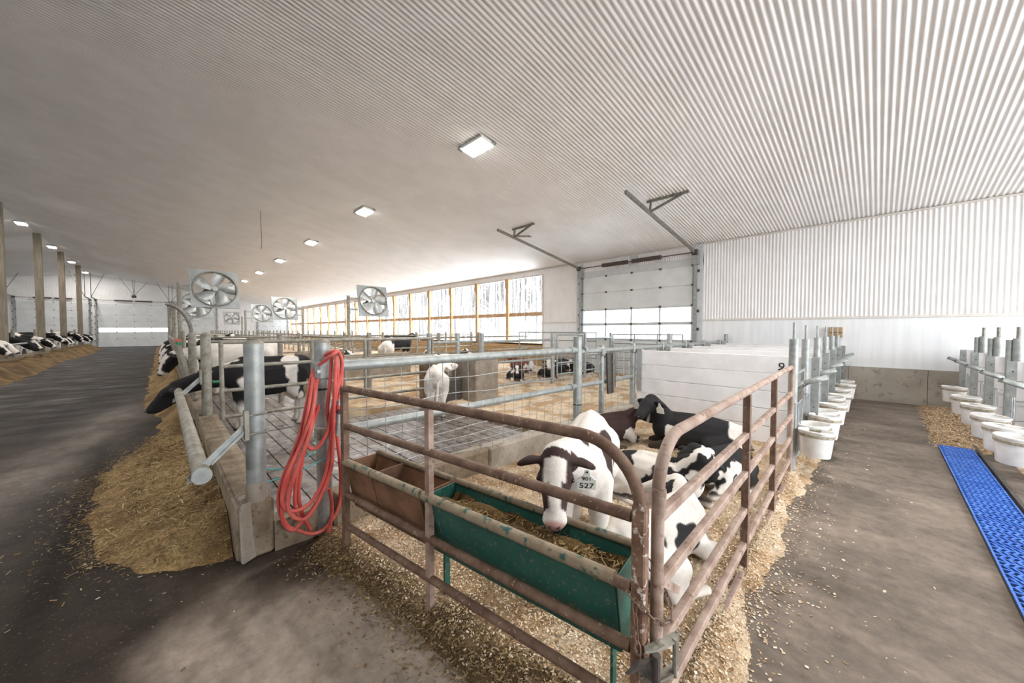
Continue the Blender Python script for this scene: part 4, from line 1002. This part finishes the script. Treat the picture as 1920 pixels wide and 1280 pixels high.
def scatter(name, n, xr, yr, keep, hf, lmin, lmax, wr, cols, label, cat, seed, tilt=.5):
    g = np.random.default_rng(seed); x = g.uniform(*xr, n); y = g.uniform(*yr, n); k = keep(x, y, g); x, y = x[k], y[k]; n = len(x)
    z = hf(x, y); l = g.uniform(lmin, lmax, n); w = l * g.uniform(*wr, n); a = g.uniform(0, 2 * np.pi, n); t1 = g.normal(0, tilt, n) * .5; t2 = g.normal(0, tilt, n)
    d = np.stack([np.cos(a) * np.cos(t1), np.sin(a) * np.cos(t1), np.sin(t1)], 1); s = np.stack([-np.sin(a) * np.cos(t2), np.cos(a) * np.cos(t2), np.sin(t2)], 1)
    c = np.stack([x, y, np.maximum(z, 0) + .004 + .3 * l * np.abs(np.sin(t1)) + .3 * w * np.abs(np.sin(t2))], 1)
    v = np.stack([c - d * l[:, None] / 2 - s * w[:, None] / 2, c + d * l[:, None] / 2 - s * w[:, None] / 2, c + d * l[:, None] / 2 + s * w[:, None] / 2, c - d * l[:, None] / 2 + s * w[:, None] / 2], 1).reshape(-1, 3)
    b = MB(); b.v = v.tolist(); b.f = (np.arange(n * 4).reshape(-1, 4)).tolist()
    pick = np.asarray(cols)[g.integers(0, len(cols), n)] * g.uniform(.75, 1.15, (n, 1))
    o = b.build(name, M['chips']); set_col(o.data, np.repeat(np.clip(pick, .01, 1), 4, 0)); return tag(o, label, cat, kind='stuff')
CH = [(.80, .65, .47), (.86, .74, .57), (.72, .55, .36), (.55, .36, .19), (.36, .22, .11), (.84, .71, .54)]
def keep_pen(x, y, g):
    m = pen_mask(x, y); dirt = sst(.35, -.1, d_left(x, y)); near = np.clip(2.6 / np.hypot(x, y), 0, 1) ** 1.3
    return g.random(len(x)) < np.clip(m * (1 - .55 * dirt) * near, 0, 1)
scatter('shavings', 120000, (.9, 5.9), (.15, 2.95), keep_pen, pen_h, .005, .017, (.25, .7), CH, 'loose curled wood shavings on top of the calf pen bedding', 'bedding', 3)
zero = lambda x, y: 0 * x
scatter('shavings', 60000, (.9, 11.3), (-.3, .66), lambda x, y, g: (g.random(len(x)) < np.exp(-np.clip(-d_aisle(x, y) - .05, 0, 9) / .10) * np.clip(3.2 / x, 0, 1)) | (g.random(len(x)) < .004), lambda x, y: np.maximum(np.maximum(pen_h(x, y), 0), hfL(x, y) * (x > 5.2)), .005, .018, (.3, .8), CH, 'stray wood shavings strewn on the aisle concrete beside the dusty gate', 'bedding', 5, .3)
scatter('straw_litter', 60000, (.5, 1.45), (.3, 2.9), lambda x, y, g: g.random(len(x)) < np.exp(-np.clip(-d_left(x, y) - .06, 0, 9) / .075) * (d_left(x, y) < .08) * (.35 + .65 * (d_left(x, y) < -.05)), lambda x, y: np.maximum(pen_h(x, y), 0), .006, .022, (.15, .5), [(.26, .17, .08), (.34, .24, .12), (.16, .10, .045), (.44, .34, .20), (.21, .15, .06)], 'olive-brown trodden litter along the foot of the dark rusty gate', 'litter', 27, .4)
scatter('straw_litter', 3800, (-2.2, 1.2), (1.2, 5.0), lambda x, y, g: (g.random(len(x)) < .10) | (g.random(len(x)) < .8 * np.exp(-np.abs(d_left(x, y) + .05) / .09) * (x > .8)), zero, .006, .022, (.15, .6), [(.32, .24, .14), (.45, .36, .24), (.20, .13, .07), (.55, .48, .38)], 'bits of straw littering the dark alley concrete', 'litter', 7, .25)
scatter('straw', 30000, (-1.3, .33), (3.0, 7.6), lambda x, y, g: g.random(len(x)) < np.exp(-np.clip(toe(y) + .12 - x, 0, 9) / .09) * (x < toe(y) + .25) * sst(3.0, 3.4, y), lambda x, y: np.maximum(pile_h(x, y), 0), .008, .035, (.08, .25), [(.36, .25, .12), (.26, .17, .075), (.44, .34, .19), (.18, .11, .045)], 'thin straw straggling out from the toe of the near feed heap', 'straw', 29, .35)
scatter('straw', 24000, (-.85, .33), (3.15, 7.6), lambda x, y, g: g.random(len(x)) < np.clip(pile_h(x, y) / .08, 0, 1) * .9, pile_h, .012, .055, (.06, .16), [(.38, .27, .13), (.30, .20, .09), (.46, .36, .20), (.20, .125, .05), (.26, .17, .07)], 'loose straw stalks over the near feed heap', 'straw', 9, .45)
scatter('shavings', 15000, (7.5, 11.4), (-1.1, -.5), lambda x, y, g: g.random(len(x)) < sst(-.5, -.62, y), lambda x, y: np.maximum(hfR(x, y), 0), .008, .022, (.3, .8), CH[2:], 'trodden loose shavings between the pails and the end of the blue mat', 'bedding', 17, .4)
scatter('straw', 2600, (1.05, 1.62), (.6, 1.9), lambda x, y, g: (d_left(x, y) > .05) & (d_left(x, y) < .22) & (y > .72) & (y < 1.68), lambda x, y: 0 * x + .61, .01, .035, (.1, .25), [(.34, .23, .10), (.24, .15, .06), (.42, .31, .15)], 'stalks of chopped feed in the green trough', 'straw', 13, .4)
# ------------------------------------------------------------------ animals
def capsule(b, p, q, r0, r1, sy=1.0, n=14):
    p, q = Vector(p), Vector(q); d = q - p; L = d.length
    if L < 1e-4: d = Vector((0, 0, 1))
    d.normalize(); a = d.orthogonal().normalized(); c = d.cross(a); o = len(b.v); rings = []
    for i in range(5): t = R(-90 + 22.5 * i); rings.append((p + d * (r0 * math.sin(t)), max(r0 * math.cos(t), .002)))
    for i in range(1, 6): t = R(-22.5 + 22.5 * i); rings.append((q + d * (r1 * math.sin(t)), max(r1 * math.cos(t), .002)))
    for c0, r in rings:
        for j in range(n):
            an = 2 * math.pi * j / n; v = c0 + a * (r * math.cos(an)) + c * (r * math.sin(an)); b.v.append((v.x, c0.y + (v.y - c0.y) * sy, v.z))
    k = len(rings)
    for i in range(k - 1):
        for j in range(n): b.f.append((o + i * n + j, o + i * n + (j + 1) % n, o + (i + 1) * n + (j + 1) % n, o + (i + 1) * n + j))
    b.f.append(tuple(o + j for j in reversed(range(n)))); b.f.append(tuple(o + (k - 1) * n + j for j in range(n)))
def chain(b, pts, sy=1.0):
    for (p, r), (q, s) in zip(pts, pts[1:]): capsule(b, p, q, r, s, sy)
def animal_mesh(pose, poll, md, vox, bl=1.0, fat=1.0, tail=True):
    b = MB(); poll = Vector(poll); md = Vector(md).normalized(); lat = Vector((0, 0, 1)).cross(md).normalized(); up = md.cross(lat)
    if pose == 'stand':
        chain(b, [((-.55 * bl, 0, .86), .13), ((-.42 * bl, 0, .79), .215), ((-.12 * bl, 0, .71), .255 * fat), ((.2 * bl, 0, .71), .25 * fat), ((.38 * bl, 0, .76), .215)], .84)
        chain(b, [((-.52 * bl, 0, .93), .075), ((-.1 * bl, 0, .90), .10), ((.34 * bl, 0, .93), .085)], .8)
        for s in (-1, 1):
            chain(b, [((.36 * bl, s * .10, .68), .125), ((.38 * bl, s * .125, .52), .085), ((.39 * bl, s * .12, .32), .052), ((.385 * bl, s * .12, .12), .037), ((.40 * bl, s * .12, .055), .045), ((.425 * bl, s * .12, .03), .042)])
            chain(b, [((-.42 * bl, s * .10, .74), .155), ((-.36 * bl, s * .13, .55), .115), ((-.50 * bl, s * .115, .36), .052), ((-.475 * bl, s * .115, .13), .038), ((-.455 * bl, s * .115, .055), .045), ((-.43 * bl, s * .115, .03), .042)])
        sh = Vector((.36 * bl, 0, .80)); tl = [((-.62 * bl, 0, .88), .035), ((-.68 * bl, 0, .62), .026), ((-.67 * bl, .02, .42), .034), ((-.67 * bl, .02, .33), .015)]
    else:
        chain(b, [((-.50 * bl, .02, .22), .155), ((-.36 * bl, .02, .25), .205), ((-.05 * bl, 0, .25), .245 * fat), ((.22 * bl, 0, .26), .235 * fat), ((.40 * bl, 0, .29), .19)], .95)
        chain(b, [((-.52 * bl, .03, .34), .075), ((-.1 * bl, .02, .43), .085), ((.34 * bl, 0, .45), .08)], .8)
        for s in (-1, 1):
            k = 1.0 if s < 0 else .8
            chain(b, [((-.36 * bl, s * .15 * k, .20), .15), ((-.12 * bl, s * .27 * k, .17), .105), ((-.30 * bl, s * .35 * k, .07), .055), ((-.06 * bl, s * .40 * k, .05), .038), ((.02 * bl, s * .41 * k, .045), .04)])
            chain(b, [((.30 * bl, s * .14, .22), .11), ((.38 * bl, s * .19, .12), .075), ((.60 * bl, s * .16, .06), .05), ((.47 * bl, s * .20, .04), .036), ((.40 * bl, s * .21, .04), .038)])
        sh = Vector((.40 * bl, 0, .34)); tl = [((-.62 * bl, .0, .26), .032), ((-.70 * bl, -.10, .08), .024), ((-.62 * bl, -.22, .04), .03), ((-.55 * bl, -.26, .03), .014)]
    if tail: chain(b, tl)
    back = poll - md * .04; mid = sh.lerp(back, .55) + Vector((0, 0, .02))
    chain(b, [(sh, .18), (mid, .125), (back, .098)], .85)
    H = lambda t, u=0, l=0: poll + md * t + up * u + lat * l
    chain(b, [(H(-.01), .085), (H(.08), .098), (H(.19, -.01), .073), (H(.275, -.015), .058), (H(.305, -.02), .054)])
    chain(b, [(H(.05, -.06), .07), (H(.18, -.06), .055), (H(.28, -.045), .05)])
    chain(b, [(H(.30, -.02, -.02), .047), (H(.30, -.02, .02), .047)])
    chain(b, [(H(.09, .02, -.055), .05), (H(.09, .02, .055), .05)])
    for s in (-1, 1):
        e0 = H(.0, .035, s * .075); e1 = H(-.02, .0, s * .155); e2 = H(-.015, -.055, s * .235)
        pts = [e0, e0.lerp(e1, .6), e1, e1.lerp(e2, .6), e2]; o = len(b.v)
        b.tube(pts, [.026, .052, .066, .052, .012], 10, True, .40)
    m = b.mesh('hide'); ob = bpy.data.objects.new('tmp', m); COL.objects.link(ob)
    r = ob.modifiers.new('r', 'REMESH'); r.mode = 'VOXEL'; r.voxel_size = vox; r.adaptivity = 0
    s = ob.modifiers.new('s', 'SMOOTH'); s.factor = .5; s.iterations = 4 if vox < .016 else 2
    dg = bpy.context.evaluated_depsgraph_get(); me = bpy.data.meshes.new_from_object(ob.evaluated_get(dg))
    bpy.data.objects.remove(ob); bpy.data.meshes.remove(m)
    me.polygons.foreach_set('use_smooth', [True] * len(me.polygons)); me.materials.clear(); me.materials.append(M['coat'])
    return me, (poll, md, lat, up)
BLK, BRNC, RED, WHT = (.016, .015, .016), (.045, .024, .02), (.17, .06, .035), (.76, .71, .65)
MESHES = {}
def animal(label, cat, loc, rz, H, pose='stand', poll=(.72, 0, 1.0), md=(1, 0, -.5), vox=.02, coat=None, group=None, bl=.9, fat=1., tag_txt=None, name='calf', tail=True):
    key = (pose, tuple(poll), tuple(md), vox, bl, fat, tail)
    if key not in MESHES: MESHES[key] = animal_mesh(pose, poll, md, vox, bl, fat, tail)
    me, (pl, mdv, lat, up) = MESHES[key]; me = me.copy()
    k = dict(dark=BLK, amt=.5, scale=2.2, seed=1, face='blaze', legs=True, nose='pink', patches=(), ears=None); k.update(coat or {})
    n = len(me.vertices); v = np.empty(n * 3, np.float32); me.vertices.foreach_get('co', v); v = v.reshape(-1, 3).astype(float)
    w = np.stack([fbm(v * 9, 3, 2), fbm(v * 9, 5, 2), fbm(v * 9, 8, 2)], 1) - .5
    f = fbm((v + .10 * w) * k['scale'] + k['seed'] * 7.3, k['seed'], 3)
    dk = sst(-.012, .012, f - (1 - k['amt']) * .55 - .225)
    for (cx, cy, cz, rx, ry, rz_, to) in k['patches']:
        d = np.sqrt(((v[:, 0] + .12 * w[:, 0] - cx) / rx) ** 2 + ((v[:, 1] + .12 * w[:, 1] - cy) / ry) ** 2 + ((v[:, 2] + .12 * w[:, 2] - cz) / rz_) ** 2)
        m_ = sst(1.04, .96, d); dk = dk * (1 - m_) + m_ * to
    if k['legs']:
        lz = sst(.44, .34, v[:, 2] + .1 * w[:, 2]) if pose == 'stand' else sst(.10, .06, v[:, 2]); dk = dk * (1 - lz)
    rel = v - np.array(pl); t = rel @ np.array(mdv); l_ = rel @ np.array(lat); u_ = rel @ np.array(up)
    rad = np.sqrt(l_ ** 2 + u_ ** 2); head = (t > -.06) & (t < .42) & (rad < .16 - .1 * np.clip(t, 0, .4)); ear = (np.abs(l_) > .085) & (np.abs(t) < .085) & (np.abs(u_) < .12) & (np.abs(l_) < .29)
    fd = {'dark': 1., 'white': 0.}.get(k['face'])
    if fd is None:
        hw = np.where(t < .14, .062, .034) + .02 * w[:, 0]
        fdv = sst(-.008, .008, np.abs(l_) - hw); fdv = np.where(u_ < -.035, 1., fdv); fdv = np.where(t > .27, 0., fdv); fdv = np.where(t < .0, 1, fdv)
    else: fdv = np.full(n, fd)
    dk = np.where(head, fdv, dk); dk = np.where(ear & ~(head & (rad < .08)), {'white': 0., 'dark': 1.}.get(k['ears'], 1. if k['face'] != 'white' else 0.), dk)
    col = np.array(WHT) * (1 - dk)[:, None] + np.array(k['dark']) * dk[:, None]
    col *= (.9 + .2 * fbm(v * 30, 2, 2))[:, None]
    if k['legs'] or pose == 'lie':
        dirt = sst(.25, .0, v[:, 2]) * .35 * fbm(v * 7, 14, 3); col = col * (1 - dirt)[:, None] + np.array([.28, .18, .09]) * dirt[:, None]
    ns = sst(.318, .336, t) * (rad < .12); nc = np.array([.55, .30, .27]) if k['nose'] == 'pink' else np.array([.02, .018, .018])
    col = col * (1 - ns)[:, None] + nc * ns[:, None]
    if pose == 'stand': hf_ = sst(.045, .035, v[:, 2]); col = col * (1 - hf_)[:, None] + np.array([.09, .06, .04]) * hf_[:, None]
    set_col(me, np.clip(col, .008, 1))
    o = bpy.data.objects.new(name, me); COL.objects.link(o); o.location = loc; o.rotation_euler = (0, 0, rz); o.scale = (H, H, H); o['org'] = list(loc)
    tag(o, label, cat, group)
    if vox < .03:
        for s in (-1, 1):
            c = Vector(pl) + mdv * .105 + up * .03 + lat * (s * .091)
            MB().ball(c, .0165, 10, 6).build('eye', M['eye'], o, False, smooth=True)
            c = Vector(pl) + mdv * .352 + up * .0 + lat * (s * .026)
            MB().ball(c, .010, 8, 5).build('nostril', M['dark'], o, False, smooth=True)
    if tag_txt is not None:
        for s in tag_txt[0]:
            q0 = Vector(pl) + mdv * (.02) + lat * (s * .175) + up * .01
            w_ = .052; hh = .13
            ta = lat * s; dn = Vector((0, 0, -1)); dn = (dn - mdv * dn.dot(mdv) * .6).normalized(); ac = mdv.cross(dn).normalized()
            P = lambda a, d_: tuple(q0 + ac * a + dn * d_ + mdv * .035)
            et = MB().prism([P(-.012, -.035), P(.012, -.035), P(.018, .005), P(w_, .04), P(w_, hh - .02), P(-w_, hh - .02), P(-w_, .04), P(-.018, .005)], mdv * .004).build('ear_tag', M['yarn'], o, False)
            MB().ball(q0 + dn * -.018 + mdv * .038, .007, 8, 5).build('tag_stud', M['ink'], et, False)
            if tag_txt[1]:
                X_ = ac if ac.dot(lat) * 1 > 0 else -ac
                # lettering faces along md; its up is -dn
                Mx = Matrix((X_, -dn, X_.cross(-dn))).transposed(); 
                if Mx.col[2].dot(mdv) < 0: X_ = -X_; Mx = Matrix((X_, -dn, X_.cross(-dn))).transposed()
                for body, sz, dd in tag_txt[1]:
                    tx = text(body, sz, M['ink'], et, q0 + dn * dd + mdv * .0405, Mx.to_euler(), 'tag_number', .0006)
    return o
# foreground calf at the trough
animal('white and dark brown calf with numbered ear tag feeding at the green trough', 'calf', (2.17, 1.46, .02), R(-151.6), .92, 'stand', (.775, -.097, .935), (.211, .034, -.19), .0125,
       dict(dark=BRNC, amt=0, face='blaze', patches=((.05, .22, .80, .30, .16, .26, 1), (.12, .24, .72, .05, .08, .20, 0), (.40, -.16, .75, .16, .12, .30, 1), (.44, .0, 1.0, .06, .2, .05, 1)), ears='dark'), bl=.85, tag_txt=((1,), (('901', .038, .030), ('527', .056, .082))))
animal('brown calf with white chest patches lying beside the low concrete wall', 'calf', (4.40, 2.60, .03), R(-22), .82, 'lie', (.62, -.12, .50), (.7, -.3, -.35), .014, dict(dark=BRNC, amt=1.0, face='dark', legs=False, nose='dark', patches=((.30, -.22, .16, .14, .2, .13, 0), (.62, -.15, .05, .2, .1, .06, 0))), bl=.85, tag_txt=((-1,), ()))
animal('black calf with white shoulder spot lying against the white stall planks', 'calf', (4.92, 1.62, .03), R(114), .95, 'lie', (.60, .06, .64), (.45, .75, -.42), .014, dict(dark=BLK, amt=1.0, face='dark', legs=False, nose='dark', patches=((.36, .20, .30, .07, .12, .08, 0), (-.52, 0, .25, .2, .4, .3, 0))), bl=.95, tag_txt=((-1, 1), ()))
animal('spotted calf lying in the shavings with its white chin raised', 'calf', (3.26, 1.48, .03), R(-90), .82, 'lie', (.52, .04, .56), (-.05, .9, .05), .014, dict(dark=BLK, amt=.50, scale=4.4, seed=4, face='white', ears='dark', patches=((-.55, 0, .25, .25, .5, .5, 0),)), bl=.95)
animal('mostly black calf lying behind the calf with the raised white chin', 'calf', (4.00, 1.08, .03), R(168), .82, 'lie', (.56, -.05, .50), (.75, -.2, -.5), .014, dict(dark=BLK, amt=.66, scale=5, seed=9, face='dark', nose='dark'), bl=.85, tag_txt=((1,), ()))
animal('white calf with black flank patch lying close behind the gate corner', 'calf', (2.33, 1.02, .03), R(-14), .84, 'lie', (.50, .20, .46), (-.2, .85, -.35), .0125, dict(dark=BLK, amt=0, face='white', ears='dark', patches=((.10, -.22, .25, .15, .16, .16, 1), (-.42, -.18, .12, .16, .12, .12, 1), (.1, .3, .2, .5, .18, .12, 1))), bl=.9)
animal('black and white heifer reaching over the curb to eat feed', 'heifer', (1.24, 6.98, .0), R(180), 1.17, 'stand', (.94, -.06, .63), (.30, -.05, -.27), .018, dict(dark=BLK, amt=1., face='dark', nose='dark', patches=((-.26, 0, .85, .09, .6, .6, 0), (-.62, 0, .5, .12, .3, .2, 1), (.45, .0, .98, .16, .12, .05, 0)), legs=True), bl=.80, tag_txt=((-1,), ()), name='heifer')
animal('white calf seen from behind standing at the waterer block', 'calf', (3.66, 5.79, .02), R(62), .90, 'stand', (.56, -.26, .93), (.5, -.8, .05), .016, dict(amt=0, face='white', ears='white', patches=((-.68, .0, .8, .08, .06, .06, 1),)), bl=.85)
LY = [('red and white calf lying at the back of the bedded pen', 9.05, 8.75, 190, 1.05, dict(dark=RED, amt=.55, seed=3, face='dark', scale=2.6), (.62, 0, .62), (1, .1, -.35)),
      ('black and white calf with blazed face lying behind the low pipe', 7.75, 7.75, 228, .80, dict(amt=.5, seed=6, scale=3), (.60, 0, .56), (.8, 0, -.6)),
      ('dark calf with white face and pink nose lying by the fence post', 8.80, 7.35, 222, .90, dict(amt=.95, seed=2, face='white', ears='dark'), (.60, 0, .62), (.8, 0, -.6)),
      ('black calf with pink muzzle lying among others under the window', 9.75, 7.75, 205, .85, dict(amt=.9, seed=7), (.60, .05, .56), (.8, 0, -.55)),
      ('black calf with white belly lying near the overhead door', 10.4, 7.15, 170, .85, dict(amt=.75, seed=12), (.60, 0, .56), (.9, .2, -.4)),
      ('black calf stretched out behind the hanging dark plate', 10.5, 8.1, 200, .95, dict(amt=.92, seed=15), (.70, 0, .42), (1, 0, -.15)),
      ('black and white cow resting beyond the far cross fence', 3.0, 12.4, 200, 1.2, dict(amt=.7, seed=21), (.60, 0, .62), (.9, 0, -.4)),
      ('white cow with black spots resting under the timber window', 8.3, 12.6, 185, 1.1, dict(amt=.2, seed=23), (.60, 0, .62), (.9, 0, -.4)),
      ('pale cow with dark ears resting beside the tan boards', 9.9, 12.2, 150, 1.0, dict(amt=.15, seed=25), (.60, 0, .62), (.9, 0, -.4)),
      ('spotted cow resting in front of the bunk wall', 5.2, 12.6, 170, 1.15, dict(amt=.55, seed=27), (.60, 0, .62), (.9, 0, -.4))]
for (lab, x_, y_, a_, h_, ct, po, md_) in LY:
    animal(lab, 'calf' if h_ < 1.1 else 'cow', (x_, y_, .07), R(a_), h_, 'lie', po, md_, .022, ct, bl=.95, name='calf' if h_ < 1.1 else 'cow')
ST = [('black cow standing side-on in front of the timber window', 8.0, 15.9, 10, 1.3, dict(amt=.9, seed=31)), ('white cow with brown spots standing at the far fence', 6.3, 13.4, 60, 1.15, dict(dark=RED, amt=.3, seed=33)),
      ('black and white cow standing between the free stalls', 2.6, 21.5, 95, 1.3, dict(amt=.6, seed=35))]
for (lab, x_, y_, a_, h_, ct) in ST:
    animal(lab, 'cow', (x_, y_, .03), R(a_), h_, 'stand', (.72, 0, .98), (.9, 0, -.45), .026, ct, bl=1.0, name='cow')
FR = [(11.4, 'pale cow with her head down'), (13.6, 'black cow with a blazed face'), (15.6, 'spotted cow'), (18.0, 'white cow with few spots'), (20.8, 'dark cow'), (24.5, 'black and white cow')]
for i, (y_, d_) in enumerate(FR):
    animal('%s eating over the near curb, %s after the heifer' % (d_, ORD[i]), 'cow', (1.45, y_, 0), R(180 + (i % 3 - 1) * 4), 1.32, 'stand', (.95, .0, .72 - .05 * (i % 2)), (.35, .1, -.55), .026, dict(amt=(.15, .9, .5, .25, .85, .6)[i], seed=40 + i, scale=2.6, nose='dark'), 'cows along the near feed curb', bl=.92, name='cow')
LR = [(22.3, .35), (23.6, .12), (26.0, .97), (27.9, .75), (29.8, .45), (32.6, .6), (34.6, .5), (36.3, .85), (38.9, .55), (41.0, .4), (43.0, .65), (46.0, .5)]
DS = ['grey-white', 'white-headed', 'solid black', 'black and white', 'pale spotted', 'evenly spotted', 'white-bellied', 'mostly black', 'patchy', 'light spotted', 'dark spotted', 'pied']
for i, (y_, am) in enumerate(LR):
    up_ = i in (5, 8)
    animal('%s cow feeding in the row beside the ridge pillars' % DS[i], 'cow', (-5.55, y_, 0), R((i % 3 - 1) * 5 - (14 if i % 2 else 4)), 1.45, 'stand', (.93, 0, .86 if up_ else .70), (.5, -.1, -.4), .026, dict(amt=am, seed=60 + i * 3, scale=2.4, face='white' if am < .2 else ('dark' if am > .9 else 'blaze'), nose='dark'), 'cows feeding in the row beside the pillars', bl=.92, name='cow')
# ------------------------------------------------------------------ outdoors
gr = MB().box(XW + .3, 160, -60, 160, -.5, -.25).build('ground', M['ground']); tag(gr, kind='structure')
for a in ((-160, XL - .3, -60, 160), (-160, 160, -90, YN - .5), (-160, 160, YE + .3, 160)):
    g_ = MB().box(a[0], a[1], a[2], a[3], -.5, -.27).build('ground', M['ground']); tag(g_, kind='structure')
def tree_mesh(seed):
    g = random.Random(seed); b = MB()
    def br(p, d, l, r, lev):
        pts = [p]; q = p
        for i in range(3):
            d = (d + Vector((g.uniform(-.16, .16), g.uniform(-.16, .16), .03))).normalized(); q = q + d * l / 3; pts.append(q)
        b.tube(pts, [r, r * .85, r * .7, r * .5], 5 if lev else 7, False)
        if lev < 3:
            for k in range(5 if lev == 0 else 3):
                t = g.uniform(.35, 1); c = pts[0].lerp(pts[3], t); a = g.uniform(0, 6.28)
                nd = (d * .8 + Vector((math.cos(a), math.sin(a), .35)) * .75).normalized(); br(c, nd, l * g.uniform(.42, .62), max(r * .55, .018), lev + 1)
    br(Vector((0, 0, 0)), Vector((0, 0, 1)), 6.5, .15, 0); m = b.mesh('trunk'); m.materials.append(M['bark']); return m
TM = [tree_mesh(s) for s in (1, 2, 3, 4)]
for k in range(120):
    g = random.Random(100 + k); x_ = g.uniform(18, 46); th = R(10 + 41 * ((k * .618034) % 1)); y_ = x_ / math.tan(th)
    o = bpy.data.objects.new('bare_tree', TM[k % 4]); COL.objects.link(o); o.location = (x_, y_, -.27); o.rotation_euler = (0, 0, g.uniform(0, 6)); s = g.uniform(.8, 1.35); o.scale = (s, s, s)
    tag(o, 'bare grey winter tree standing outside the window band', 'tree', 'bare trees outside the windows')
